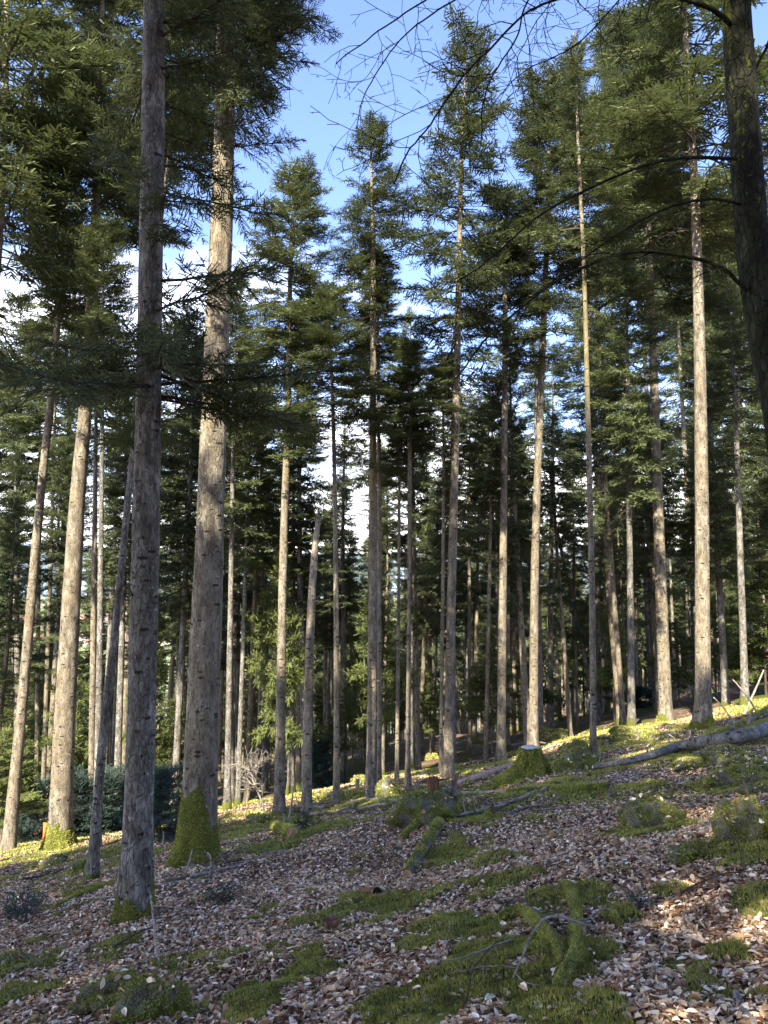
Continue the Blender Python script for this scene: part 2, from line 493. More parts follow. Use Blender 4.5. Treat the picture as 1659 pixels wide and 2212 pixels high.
def leaf_mat():
    m, nt, b = new_mat('beech_leaf')
    r = tint(nt)
    c = ramp(nt, r['Red'], [(0.0, (0.06, 0.025, 0.013)), (0.25, (0.20, 0.105, 0.058)), (0.5, (0.50, 0.335, 0.20)), (0.8, (0.82, 0.64, 0.44)), (1.0, (0.93, 0.84, 0.68))])
    c = mixc(nt, mth(nt, 'MULTIPLY', r['Green'], 0.5), c, (0.36, 0.20, 0.09))
    nt.links.new(c, b.inputs['Base Color'])
    b.inputs['Roughness'].default_value = 0.6; b.inputs['Specular IOR Level'].default_value = 0.12
    return m
LEAF = leaf_mat()
def ground_mat():
    m, nt, b = new_mat('forest_soil')
    r = tint(nt)
    t = N(nt, 'ShaderNodeTexCoord')
    v = N(nt, 'ShaderNodeTexVoronoi'); v.inputs['Scale'].default_value = 15
    nt.links.new(t.outputs['Object'], v.inputs['Vector'])
    s = N(nt, 'ShaderNodeSeparateColor'); nt.links.new(v.outputs['Color'], s.inputs[0])
    n = noise(nt, 2.0, 5, 0.6)
    c = ramp(nt, s.outputs['Red'], [(0.0, (0.045, 0.025, 0.018)), (0.5, (0.15, 0.085, 0.06)), (0.8, (0.27, 0.175, 0.135)), (1.0, (0.46, 0.36, 0.31))])
    c = mixc(nt, mrange(nt, n, 0.35, 0.6, 0.75, 0.15), c, (0.06, 0.038, 0.026))
    mn = noise(nt, 14, 5, 0.7)
    mc = ramp(nt, mn, [(0.3, (0.030, 0.030, 0.014)), (0.52, (0.075, 0.080, 0.026)), (0.75, (0.13, 0.13, 0.045))])
    e = mth(nt, 'ADD', r['Red'], mth(nt, 'MULTIPLY', mth(nt, 'SUBTRACT', mn, 0.5), 0.9))
    c = mixc(nt, mrange(nt, e, 0.35, 0.6), c, mc)
    c = mixc(nt, r['Green'], c, (0.16, 0.19, 0.09))           # meadows down in the valley
    nt.links.new(c, b.inputs['Base Color'])
    bump(nt, b, mth(nt, 'ADD', v.outputs['Distance'], mn), 0.6, 0.03)
    return m
GROUND = ground_mat()
def plain(name, c, rough=0.8):
    m, nt, b = new_mat(name)
    n = noise(nt, 4, 3, 0.5)
    nt.links.new(ramp(nt, n, [(0.3, tuple(x * 0.8 for x in c)), (0.7, c)]), b.inputs['Base Color'])
    b.inputs['Roughness'].default_value = rough
    return m

# ------------------------------------------------------------------ ground sheet
def axis(lim, a, n):
    s = np.linspace(-1, 1, n)
    k = math.asinh(lim / a)
    return a * np.sinh(s * k)
xs = axis(9000, 6.0, 460)
t_ = np.linspace(-0.42, 1, 520); k_ = math.asinh(9000 / 7.0)
ys = 7.0 * np.sinh(t_ * k_) + 6.0
GX, GY = np.meshgrid(xs, ys)
GZ = ground_z(GX, GY)
V = np.stack([GX, GY, GZ], -1).reshape(-1, 3)
nx = len(xs); i = np.arange(len(ys) - 1)[:, None] * nx; j = np.arange(nx - 1)[None, :]
q = np.stack([i + j, i + j + 1, i + nx + j + 1, i + nx + j], -1).reshape(-1, 4)
C = np.zeros((len(V), 4)); C[:, 3] = 1
C[:, 0] = moss_mask(V[:, 0], V[:, 1]); C[:, 1] = np.clip((V[:, 1] - 500) / 200, 0, 1)
tag(link('ground', make_mesh('ground', V, [q], [GROUND], [0], C, True)), 'leaf littered hillside falling away to the left', 'ground', kind='structure')

# far hills on the other side of the valley
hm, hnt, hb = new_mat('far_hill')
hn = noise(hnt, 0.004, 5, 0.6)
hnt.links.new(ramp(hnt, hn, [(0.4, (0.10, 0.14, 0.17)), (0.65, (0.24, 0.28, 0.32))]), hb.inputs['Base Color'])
hx = np.linspace(-8500, 8500, 160); hy = np.linspace(5200, 8600, 30)
HX, HY = np.meshgrid(hx, hy)
HT = np.sin(np.clip((HY - 5200) / 3400, 0, 1) * math.pi * 0.62)
HZ = -165 + HT * (230 + 420 * fbm(HX * 0.0005 + 3, HY * 0.0003, 41, 4))
Vh = np.stack([HX, HY, HZ], -1).reshape(-1, 3)
i = np.arange(29)[:, None] * 160; j = np.arange(159)[None, :]
qh = np.stack([i + j, i + j + 1, i + 161 + j, i + 160 + j], -1).reshape(-1, 4)
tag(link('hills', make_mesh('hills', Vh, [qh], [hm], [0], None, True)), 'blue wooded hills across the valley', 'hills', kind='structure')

# ------------------------------------------------------------------ fir branches and crowns
def branch_proto(length, seed, width=0.05, dens=1.0, fine=1.0):
    """a flat spray growing along +X: returns shoots (n,4,3), shade (n), wood segments"""
    rg = np.random.RandomState(seed)
    m = 10
    t = np.linspace(0, 1, m)
    ax = np.stack([t * length, np.cumsum(rg.normal(0, 0.012 * length, m)), -0.10 * length * t ** 1.5 + 0.10 * length * t ** 3 + np.cumsum(rg.normal(0, 0.006 * length, m))], -1)
    A = [ax[:-1]]; B = [ax[1:]]; RA = [0.006 + 0.010 * length * (1 - t[:-1])]; RB = [0.006 + 0.010 * length * (1 - t[1:])]
    sh = []; shade = []
    step = 0.085 / dens
    s = length * (0.22 if length > 0.8 else 0.08) + 0.02
    side = 1
    def pt(s_):
        u = s_ / length * (m - 1); k = min(int(u), m - 2)
        return ax[k] * (1 - (u - k)) + ax[k + 1] * (u - k)
    while s < length:
        p = pt(s)
        frac = s / length
        L2 = (0.10 + 0.42 * (length - s) * (0.75 + 0.5 * rg.rand())) * (0.55 if frac < 0.4 and rg.rand() < 0.5 else 1)
        L2 = min(L2, 0.85)
        ang = side * R_(rg.uniform(40, 68)); droop = rg.normal(-0.12, 0.38)
        d = np.array([math.cos(ang), math.sin(ang), droop]); d /= np.linalg.norm(d)
        e = p + d * L2
        A.append(p[None]); B.append(e[None]); RA.append([0.005]); RB.append([0.0025])
        n3 = max(1, int(L2 / 0.075 * dens))
        for k in range(n3 + 1):
            u = (k + 0.4) / (n3 + 0.5)
            if u > 1: u = 1
            b0 = p + d * L2 * u
            for sd_ in ((1, -1) if k < n3 else (0,)):
                L3 = (0.10 + 0.15 * (1 - u) * min(1, L2 / 0.4)) * rg.uniform(0.7, 1.3) * fine
                a3 = ang + sd_ * R_(rg.uniform(35, 60))
                d3 = np.array([math.cos(a3), math.sin(a3), droop * 0.8 + rg.normal(0.05, 0.42)]); d3 /= np.linalg.norm(d3)
                w = np.cross(d3, [0, 0, 1.0]); w /= np.linalg.norm(w) + 1e-9
                up = np.cross(w, d3)
                roll = rg.normal(0, 0.6)
                w = (w * math.cos(roll) + up * math.sin(roll)) * width * rg.uniform(0.4, 0.62)
                en = b0 + d3 * L3
                sh.append([b0 - w * .8, b0 + w * .8, en + w * .5, en - w * .5]); shade.append(0.45 + rg.uniform(-0.4, 0.45))
        s += step * rg.uniform(0.7, 1.3); side = -side
    return dict(sh=np.array(sh), shade=np.clip(np.array(shade), 0, 1), A=np.concatenate(A), B=np.concatenate(B),
                RA=np.concatenate([np.atleast_1d(x) for x in RA]), RB=np.concatenate([np.atleast_1d(x) for x in RB]), L=length)
PROTO = {}
for Lp in (0.35, 0.7, 1.2, 1.8, 2.5):
    PROTO[Lp] = [branch_proto(Lp, int(Lp * 100) + k * 7, 0.031, 1.6) for k in range(3)]
FINE = {Lp: [branch_proto(Lp, int(Lp * 100) + 50 + k * 7, 0.020, 1.9, 0.75) for k in range(3)] for Lp in PROTO}
def bare_proto(length, seed):
    rg = np.random.RandomState(seed)
    A = []; B = []; ra = []; rb = []
    p = np.zeros(3); d = np.array([1.0, 0, -0.1])
    n = 6
    for k in range(n):
        d = d + rg.normal(0, 0.12, 3); d /= np.linalg.norm(d)
        q_ = p + d * length / n
        A.append(p); B.append(q_); ra.append(0.011 * (1 - k / n) + 0.003); rb.append(0.011 * (1 - (k + 1) / n) + 0.003)
        for _ in range(2):
            e = d + rg.normal(0, 0.7, 3); e /= np.linalg.norm(e)
            A.append(q_); B.append(q_ + e * length * rg.uniform(0.08, 0.3)); ra.append(0.003); rb.append(0.002)
        p = q_
    return dict(sh=np.zeros((0, 4, 3)), shade=np.zeros(0), A=np.array(A), B=np.array(B), RA=np.array(ra), RB=np.array(rb), L=length)
BARE = [bare_proto(1.2, 900 + k) for k in range(4)]
def rotm(az, el, roll):
    return np.array(Matrix.Rotation(az, 3, 'Z') @ Matrix.Rotation(-el, 3, 'Y') @ Matrix.Rotation(roll, 3, 'X'))
def crown_mesh(name, seed, Lc, Rc, nb, needle=None, bare_low=0.25, avoid=None, flat_top=True, low_el=-14, top_r=0.28, thin=0.0, wood=None, protos=None, hi_el=42):
    protos = protos or PROTO
    """a fir crown growing from z=0 to z=Lc around the Z axis"""
    rg = np.random.RandomState(seed)
    SH = []; SC = []; A = []; B = []; RA = []; RB = []
    az = rg.uniform(0, 6.28)
    ncl = rg.uniform(0, 6.28, 12); zcl = rg.uniform(0.0, 0.92, 12)
    for k in range(nb):
        t = ((k + rg.uniform(0, 1)) / nb) ** 0.92
        az += 2.39996 + rg.normal(0, 0.35)
        if avoid is not None and t > avoid[3]:
            da = (az - avoid[0] + math.pi) % (2 * math.pi) - math.pi
            if abs(da) < avoid[1] and rg.rand() < avoid[2]:
                continue
        # holes in the crown
        hole = False
        for a0, z0 in zip(ncl, zcl):
            da = (az - a0 + math.pi) % (2 * math.pi) - math.pi
            if abs(da) < 0.55 and abs(t - z0) < 0.07: hole = True
        if hole and rg.rand() < 0.8: continue
        prof = (0.72 + 0.28 * min(1, t / 0.22)) * (top_r + (1 - top_r) * (1 - max(0, (t - 0.22) / 0.78)) ** 0.75)
        if t > 0.97: prof *= 0.6
        ln = Rc * prof * rg.uniform(0.5, 1.12) * (1 + .22 * math.sin(az * 2 + seed + t * 9)) * (1.25 if rg.rand() < .08 else 1)
        el = R_(low_el + (hi_el - low_el) * t ** 1.6 + rg.normal(0, 7))
        if t < bare_low and rg.rand() < 0.55 * (1 - t / bare_low) + thin:
            pr = BARE[rg.randint(len(BARE))]
            ln *= 0.8
        else:
            keys = sorted(protos); kk = min(keys, key=lambda q_: abs(q_ - ln))
            pr = protos[kk][rg.randint(3)]
        s = ln / pr['L']
        M = rotm(az, el, rg.normal(0, 0.25)) * s
        base = np.array([0, 0, t * Lc * 0.985])
        if len(pr['sh']):
            sh_ = pr['sh']
            if thin: sh_ = sh_[rg.rand(len(sh_)) > thin]
            SH.append(sh_ @ M.T + base)
            sc_ = pr['shade'][:len(sh_)]
            SC.append(np.clip(sc_ * 0.7 + 0.30 * rg.rand(), 0, 1))
        A.append(pr['A'] @ M.T + base); B.append(pr['B'] @ M.T + base); RA.append(pr['RA'] * s); RB.append(pr['RB'] * s)
    a = Acc()
    Vp, qp = prisms(np.concatenate(A), np.concatenate(B), np.concatenate(RA), np.concatenate(RB))
    a.add(Vp, [qp], 0)
    S = np.concatenate(SH); c = np.concatenate(SC)
    col = np.zeros((len(S) * 4, 4)); col[:, 3] = 1; col[:, 0] = np.repeat(c, 4)
    a.add(S.reshape(-1, 3), [np.arange(len(S) * 4).reshape(-1, 4)], 1, col)
    return a.mesh(name, [wood or BARK_TWIG, needle or NEEDLE])
CL, CR = 11.0, 1.7
CROWNS = [crown_mesh('crown', 100 + k, CL, CR, [145, 175, 125, 160, 190, 115][k], top_r=[.42, .55, .3, .38, .5, .25][k], bare_low=[.45, .4, .5, .45, .35, .55][k]) for k in range(6)]
YOUNG = [crown_mesh('crown', 200 + k, 4.0, 1.25, 95, needle=NEEDLE_Y, bare_low=0.0, low_el=-6, top_r=0.12) for k in range(3)]
SPRIG = [crown_mesh('crown', 340 + k, .22, .33, 12, needle=NEEDLE_B, bare_low=0.0, low_el=4, top_r=0.6, protos=FINE) for k in range(3)]
BUSH = [crown_mesh('crown', 300 + k, 2.2, 1.25, 90, needle=NEEDLE_B, bare_low=0.0, low_el=2, top_r=0.3) for k in range(3)]

# ------------------------------------------------------------------ trunks
def trunk_mesh(name, pts, rad, moss_h=0.0, moss_w=1.0, flare=0.5, lobes=4, seg=20, step=0.2, mat=None, seed=0, algae=None, broken=False, stubs=0, patches=False):
    """pts are local to the base on the ground; the trunk is carried 0.5 m into the ground"""
    P = np.array([tuple(p) + (r,) for p, r in zip(pts, rad)])
    Q = resample(P, step)
    d0 = Q[1, :3] - Q[0, :3]; d0 /= np.linalg.norm(d0)
    Q = np.concatenate([[np.append(Q[0, :3] - d0 * 0.6, Q[0, 3])], [np.append(Q[0, :3] - d0 * 0.25, Q[0, 3])], Q])
    base_z = Q[:, 2]
    rg = np.random.RandomState(seed)
    ph = rg.uniform(0, 6.28, 3)
    h = np.maximum(base_z, -0.3)
    def fn(TH, SS):
        hh = np.repeat(h[:, None], TH.shape[1], 1)
        f = np.exp(-np.maximum(hh, 0) / (0.42 if flare < .55 else .75)) * flare
        return 1 + f * (1 + 0.45 * np.cos(lobes * TH + ph[0]) + 0.25 * np.cos((lobes + 3) * TH + ph[1]))
    V, Pp, TH, SS = tube(Q[:, :3], Q[:, 3], seg, 0.055, seed, True, fn, 2.0)
    n = len(TH)
    C = np.zeros((len(V), 4)); C[:, 3] = 1
    hz = V[:n, 2]
    if moss_h > 0:
        C[:n, 0] = np.clip((moss_h * (0.62 + 0.6 * np.sin(TH + ph[2]) * 0.5 + 0.9 * (fbm(TH * 1.2 + 5, hz * 2, seed + 3, 3) - 0.5)) - hz) / (0.22 * moss_w) + 0.5, 0, 1)
    if patches:
        C[:n, 0] = np.maximum(C[:n, 0], np.clip((fbm(np.cos(TH) * 1.2 + 5, hz * .7 + np.sin(TH), seed, 4) - .5) * 4, 0, .62))
    if algae is not None:
        C[:n, 2] = np.clip((hz - algae[0]) / 1.5, 0, 1) * np.clip((algae[1] - hz) / 1.5, 0, 1)
    a = Acc(); a.add(V, Pp, 0, C)
    if broken:   # splintered top
        top = Q[-1, :3]; r = Q[-1, 3]
        for k in range(9):
            an = k / 9 * 6.28; o = np.array([math.cos(an), math.sin(an), 0]) * r * 0.8
            Vs, Ps, *_ = tube([top + o - [0, 0, .1], top + o * 0.7 + [0, 0, rg.uniform(.05, .45)]], [r * 0.35, 0.004], 5)
            a.add(Vs, Ps, 0)
    if stubs:
        zt = Q[-1, 2]
        for k in range(stubs):
            z = rg.uniform(0.08, 0.75) * zt
            i_ = int(np.argmin(abs(Q[:, 2] - z))); c = Q[i_, :3]; r = Q[i_, 3]
            an = rg.uniform(0, 6.28); o = np.array([math.cos(an), math.sin(an), rg.uniform(-.2, .3)])
            ln = r + rg.choice([0.03, 0.05, 0.1, 0.3], p=[.45, .3, .15, .1])
            Vs, Ps, *_ = tube([c + o * r * 0.7, c + o * ln], [0.014, 0.006], 5)
            a.add(Vs, Ps, 0)
    return a.mesh(name, [mat or BARK], True)

ALL_SPOTS = []
TREES = 'firs on the slope told apart by their trunks'
def fir(label, pts, top, cbase, Rpx, moss=0.0, mat=None, crown=None, flare=0.45, name='fir_tree', seg=18, algae=None, stubs=25, lobes=4, own=None, group=TREES, moss_w=1.0, step=0.25):
    bx, by, _ = pts[0]
    b = g(bx, by) if by < 2400 else None
    Y = b.y
    t = thing(name, label, 'tree', b, group)
    ALL_SPOTS.append((b.x, b.y))
    P = []; Rd = []
    for k, (px, py, w) in enumerate(pts):
        p = at(px, py, Y) - b
        if k == 0: p = Vector((0, 0, 0)); w = pts[0][2]
        P.append(p); Rd.append(w * Y / F / 2)
    if top is not None:
        tp = at(top[0], top[1], Y) - b
        P.append(tp); Rd.append(0.02)
    tm = trunk_mesh('trunk', P, Rd, moss, moss_w, flare, lobes, seg, step, mat or BARK, len(ALL_SPOTS) * 13, algae, broken=(top is None), stubs=stubs)
    link('trunk', tm, t)
    if moss > .3:
        nv = len(tm.vertices); Vt = np.zeros(nv * 3); tm.vertices.foreach_get('co', Vt); Vt = Vt.reshape(-1, 3)
        Ct = np.zeros(nv * 4); tm.color_attributes['tint'].data.foreach_get('color', Ct); Ct = Ct.reshape(-1, 4)[:, 0]
        Tt = np.array([p.vertices[:3] for p in tm.polygons if len(p.vertices) == 4] + [(p.vertices[0], p.vertices[2], p.vertices[3]) for p in tm.polygons if len(p.vertices) == 4])
        m3 = Ct[Tt].min(1); c3 = Vt[Tt][:, :, 2].mean(1)
        Tt = Tt[(m3 > .45) & (c3 > -.15)]
        if len(Tt):
            fz_ = fuzz(Vt, Tt, 3200, .010 + .0012 * Y, 9, -1.0)
            if fz_ is not None: link('moss', make_mesh('moss', fz_[0], [fz_[1]], [MOSS], [0], fz_[2]), t)
    if top is not None:
        # crown axis from where the trunk passes the crown base up to the top
        zc = (at(W / 2, cbase, Y) - b).z
        for k in range(len(P) - 1):
            if P[k].z <= zc <= P[k + 1].z:
                f = (zc - P[k].z) / (P[k + 1].z - P[k].z); cb = P[k].lerp(P[k + 1], f); break
        else:
            cb = Vector((P[0].x, P[0].y, zc))
        axis_ = P[-1] - cb
        rg = random.Random(len(ALL_SPOTS))
        if own:
            me = own(axis_.length); s = (1, 1, 1)
        else:
            me = CROWNS[crown if crown is not None else rg.randrange(6)]
            s = (Rpx * Y / F / CR * 1.32, Rpx * Y / F / CR * 1.32, axis_.length / CL)
        c = link('crown', me, t, cb)
        c.scale = s
        q_ = axis_.to_track_quat('Z', 'Y')
        c.rotation_mode = 'QUATERNION'
        from mathutils import Quaternion
        c.rotation_quaternion = q_ if own else q_ @ Quaternion((0, 0, 1), rg.uniform(0, 6.28))
    return t, b, P, Rd

camaz = -math.pi / 2
fir('dark tree at the left edge, only its upper trunk and black boughs in the frame', [(-50, 1880, 30), (-25, 900, 19), (5, 400, 15), (15, 0, 12)], (22, -420), 760, 200)
fir('pale sunlit leaning trunk nearest the left edge', [(18, 1840, 28), (50, 1500, 21), (85, 1100, 18), (108, 880, 15), (130, 640, 11)], (148, 400), 830, 90, flare=.25)
fir('pale fir with a green moss sock, second thick trunk from the left', [(128, 1832, 48), (143, 1500, 42), (166, 1100, 33), (183, 900, 28), (200, 620, 24), (205, 500, 20)], (230, -260), 640, 165, moss=0.85, flare=.45, seg=26, step=.15)
fir('thin leaning grey trunk with a mossy foot between the two thick left trunks', [(198, 1902, 20), (222, 1600, 18), (250, 1350, 16), (280, 1050, 14), (318, 700, 11), (345, 500, 9), (378, 220, 7)], (405, -60), 430, 90, moss=0.35, mat=BARK_GREY, flare=.5)
def own4(Ls): return crown_mesh('crown', 401, Ls, 1.75, 210, protos=FINE, bare_low=0.12, avoid=(R_(-62), 1.45, 0.93, .05), low_el=-4)
def own5(Ls): return crown_mesh('crown', 402, Ls, 2.1, 300, protos=FINE, bare_low=0.12, avoid=(camaz, 1.0, 0.97, .0), low_el=-10)
t4 = fir('nearest fir, dark grey flaking trunk with mossy foot and black boughs', [(292, 1985, 62), (304, 1600, 58), (314, 1200, 57), (325, 600, 52), (333, 0, 47)], (340, -1500), 850, 320, moss=0.62, mat=BARK_GREY, flare=.38, own=own4, seg=40, step=.08, stubs=20, lobes=3)
lowb = crown_mesh('low_boughs', 411, .8, 2.3, 24, bare_low=0.0, avoid=None, low_el=-10, hi_el=0, top_r=.8, protos=FINE)
_b = t4[1]
link('low_boughs', lowb, t4[0], at(329, 880, _b.y) - _b)
t5 = fir('thickest pale trunk wrapped in bright green moss at its foot', [(425, 1866, 76), (440, 1500, 68), (455, 1100, 59), (470, 700, 53), (481, 400, 48), (488, 50, 40)], (496, -1000), 330, 260, moss=1.45, flare=.48, own=own5, seg=40, step=.08, stubs=14, lobes=3, moss_w=.6)
fir('slim lit trunk just left of a grey one behind the mossy-socked fir', [(196, 1800, 13), (200, 1500, 13), (205, 1100, 10)], (212, 560), 1000, 80)
fir('slim grey trunk rising behind the thin leaning one', [(209, 1830, 17), (214, 1500, 14), (219, 1100, 10), (221, 900, 8)], (224, 480), 960, 80, mat=BARK_GREY)
fir('warm lit trunk seen just left of the nearest dark fir', [(263, 1756, 18), (272, 1500, 14), (285, 1200, 10)], (300, 800), 1150, 70)
fir('slim trunk seen in the gap between the two big left trunks', [(357, 1743, 13), (368, 1500, 10), (385, 1250, 8)], (398, 900), 1250, 62)
fir('dark slim trunk right of the thickest pale trunk, behind the bare sapling', [(534, 1731, 13), (546, 1400, 10), (560, 1100, 8)], (572, 925), 1230, 75)
fir('twin slim trunk close behind the dark one above the bare sapling', [(556, 1700, 10), (566, 1400, 8)], (585, 1000), 1300, 60)
fir('tall fir with a dense rounded sunlit top left of the sky gap centre', [(603, 1762, 22), (612, 1200, 17), (622, 900, 14), (628, 560, 9)], (640, 362), 900, 105, moss=.1, algae=(9, 13.5), crown=1)
fir('slim trunk with dark crown between the snag and the tall middle fir', [(727, 1741, 13), (726, 1300, 11), (722, 1000, 9), (716, 800, 7)], (706, 610), 1010, 105, crown=4)
fir('tall middle fir with a yellow green lit upper trunk and round top', [(800, 1717, 20), (806, 1300, 18), (806, 900, 14), (806, 560, 11)], (800, 258), 770, 92, algae=(8.5, 14), crown=0)
fir('dark slim trunk half hidden right behind the tall middle fir', [(819, 1702, 10), (820, 1200, 9), (817, 800, 7)], (815, 545), 900, 72)
fir('very thin sunlit trunk right of the tall middle fir', [(857, 1692, 9), (861, 1300, 7), (863, 1000, 6)], (866, 800), 1060, 52)
fir('thin pale trunk with a dark bushy crown left of the tallest fir', [(881, 1701, 11), (884, 1300, 9), (885, 930, 8)], (886, 740), 1010, 82)
t10 = fir('tallest fir of all with its lit top piercing the blue sky', [(968, 1680, 21), (975, 1300, 19), (985, 900, 16), (991, 600, 13), (998, 300, 8)], (1012, 58), 860, 125, crown=3)
fir('dark thin trunk touching the left side of the tallest fir', [(952, 1671, 8), (957, 1200, 7), (958, 950, 6)], (954, 750), 1100, 75)
fir('thin dark trunk a little right of the tallest fir', [(1014, 1621, 8), (1014, 1200, 7)], (1015, 850), 1150, 62)
fir('thin trunk halfway between the tallest fir and the knotty one', [(1049, 1644, 8), (1058, 1200, 7)], (1065, 830), 1150, 62)
fir('knotty fir with a black upper trunk, first thick one right of the tallest fir', [(1082, 1647, 19), (1087, 1200, 16), (1090, 900, 13), (1092, 550, 9)], (1098, 400), 830, 115, crown=2)
fir('thin pale trunk standing against the right side of the knotty fir', [(1097, 1611, 8), (1098, 1300, 7)], (1100, 900), 1200, 60)
fir('smooth fir curving gently right with a mossy foot behind the big mossy stump', [(1152, 1628, 20), (1156, 1200, 17), (1168, 850, 15), (1182, 500, 11)], (1190, 160), 740, 118, moss=.3, crown=1)
fir('grey trunk close behind and right of the gently curving fir', [(1189, 1577, 14), (1190, 1200, 10)], (1196, 740), 1160, 80, mat=BARK_GREY)
fir('slender sunlit trunk standing at the left end of the long fallen log', [(1282, 1657, 13), (1279, 1300, 13), (1270, 900, 11), (1262, 600, 9), (1250, 330, 7)], (1240, 70), 620, 90, crown=5, algae=(7, 13))
fir('grey trunk behind the slender sunlit one', [(1294, 1547, 11), (1290, 1200, 9)], (1283, 560), 980, 95, mat=BARK_GREY)
fir('thin bright sunlit trunk on the mossy rise right of the slender one', [(1329, 1522, 7), (1327, 1100, 6)], (1324, 680), 1050, 60)
fir('thick dotted trunk with mossy foot, left one of the right hand pair', [(1439, 1560, 27), (1425, 1200, 23), (1412, 800, 18), (1402, 500, 12)], (1385, 20), 700, 135, moss=.35, crown=4)
fir('thickest right hand trunk, brightly sunlit with a green mossy foot', [(1519, 1572, 33), (1516, 1100, 28), (1510, 700, 23), (1500, 400, 18), (1482, 100, 12)], (1465, -260), 520, 190, moss=.4, seg=26, crown=3, step=.15)
fir('dark trunk between the two thick right hand trunks', [(1487, 1500, 10), (1484, 1100, 9), (1470, 800, 8)], (1450, 430), 950, 100)
fir('slim trunk peeping out right behind the brightest right hand trunk', [(1537, 1480, 9), (1533, 1000, 8)], (1528, 500), 900, 100)
fir('dark tree with dense low boughs behind the beech at the right edge', [(1610, 1470, 14), (1600, 1000, 11)], (1590, 420), 1180, 150, crown=4)
fir('tall shaded tree whose black crown fills the sky between the right hand pair', [(1392, 1500, 11), (1400, 900, 9)], (1330, 60), 800, 120, crown=1)
fir('tree with a yellow green lit crown at the top left corner', [(100, 1775, 14), (150, 900, 10)], (185, -120), 600, 110, crown=0)
fir('tree with low shaggy boughs right of the thickest pale trunk', [(500, 1700, 11), (510, 1200, 9)], (520, 560), 1050, 85)
fir('tree with shaggy dark boughs left of the nearest dark fir', [(90, 1800, 10), (110, 1200, 8)], (128, 560), 1120, 100)
fir('tree behind the nearest fir with its top showing in the left sky gap', [(390, 1720, 10), (385, 1200, 8)], (376, 700), 1130, 90)
fir('shaggy lit fir filling the gap at the far left below the sky', [(35, 1800, 12), (38, 1200, 9)], (45, 640), 1250, 110, crown=0)
fir('shaggy fir close to the left edge behind the leaning pale trunk', [(-25, 1790, 12), (-22, 1200, 9)], (-12, 760), 1300, 105, crown=4)
fir('slim dark fir between the leaning pale trunk and the moss socked one', [(78, 1790, 10), (84, 1200, 8)], (88, 700), 1180, 90, crown=1)
fir('broken branchless snag with peck holes and splintered top', [(662, 1764, 21), (666, 1500, 19), (673, 1300, 17), (681, 1180, 14), (688, 1122, 11)], None, 0, 0, name='tree_snag', group=None, stubs=30)
fir('dead trunk leaning steeply to the left under the slender sunlit one', [(1290, 1560, 9), (1254, 1380, 8), (1215, 1200, 7), (1184, 1068, 6)], None, 0, 0, name='tree_snag', group=None, mat=BARK_GREY, stubs=10)

# dead twigs on the thick pale trunk
def dead_branch(parent, pts, rad, mat=BARK_TWIG, seed=0):
    rg = np.random.RandomState(seed)
    a = Acc(); Q = resample(pts, 0.06)
    Q = Q + np.cumsum(rg.normal(0, 0.004, Q.shape), 0)
    Vb, Pb, *_ = tube(Q, np.linspace(rad, 0.004, len(Q)), 6); a.add(Vb, Pb)
    for k in range(4):
        i_ = rg.randint(len(Q) // 3, len(Q)); d = rg.normal(0, 1, 3); d /= np.linalg.norm(d)
        Vb, Pb, *_ = tube([Q[i_], Q[i_] + d * 0.12], [0.005, 0.003], 4); a.add(Vb, Pb)
    return link('dead_branch', a.mesh('dead_branch', [mat], True), parent)
t5o, b5 = t5[0], t5[1]
for k, (a0, a1) in enumerate([((492, 432), (513, 392)), ((497, 450), (519, 436)), ((519, 425), (517, 480)), ((497, 655), (524, 632)), ((497, 520), (510, 536)), ((499, 375), (512, 360))]):
    dead_branch(t5o, [at(*a0, b5.y - 0.1) - b5, at(*a1, b5.y - 0.35) - b5], 0.016, seed=k)
t4o, b4 = t4[0], t4[1]
for k, (a0, a1) in enumerate([((345, 795), (352, 770)), ((288, 1290), (278, 1262)), ((343, 1560), (352, 1545))]):
    dead_branch(t4o, [at(*a0, b4.y - 0.1) - b4, at(*a1, b4.y - 0.3) - b4], 0.014, seed=20 + k)

# ------------------------------------------------------------------ the forest behind
rg = np.random.RandomState(11)
def far_protos():
    outp = []
    for k in range(6):
        hgt = 21.0
        lean = rg.normal(0, 0.25, 2)
        pts = [Vector((0, 0, 0)), Vector((lean[0] * .5, lean[1] * .5, 7)), Vector((lean[0], lean[1], 14)), Vector((lean[0], lean[1], hgt))]
        me = trunk_mesh('trunk', pts, [0.155, 0.125, 0.09, 0.02], 0.2, 1, 0.4, 4, 10, 0.7, BARK if k % 2 else BARK_GREY, 50 + k, stubs=16)
        outp.append((me, lean, hgt))
    return outp
FP = far_protos()
spots = []
tries = 0
while len(spots) < 285 and tries < 20000:
    tries += 1
    y = 26 + (112 - 26) * rg.rand() ** 1.0
    x = rg.uniform(-0.62, 0.62) * y
    if y < 34 and rg.rand() < 0.6: continue
    if any((x - a) ** 2 + (y - b_) ** 2 < (1.8 + y * 0.012) ** 2 for a, b_ in ALL_SPOTS + spots): continue
    spots.append((x, y))
def place_far(x, y, label, group, hs=None, cbr=(0.28, 0.55), rr=(0.8, 1.35)):
    k = rg.randint(6); me, lean, hgt = FP[k]
    h = hs or rg.uniform(0.78, 1.12)
    e = thing('fir_tree', label, 'tree', (x, y, gz(x, y)), group)
    tr = link('trunk', me, e); w = h * rg.uniform(0.75, 1.35)
    tr.scale = (w, w, h)
    cb = rg.uniform(*cbr)
    c = link('crown', CROWNS[rg.randint(6)], e, (lean[0] * w, lean[1] * w, hgt * h * cb))
    r = rg.uniform(*rr)
    c.scale = (r, r, hgt * h * (1 - cb) / CL)
    c.rotation_euler = (0, 0, rg.uniform(0, 6.28))
    e.rotation_euler = (rg.normal(0, 0.015), rg.normal(0, 0.015), rg.uniform(0, 6.28))
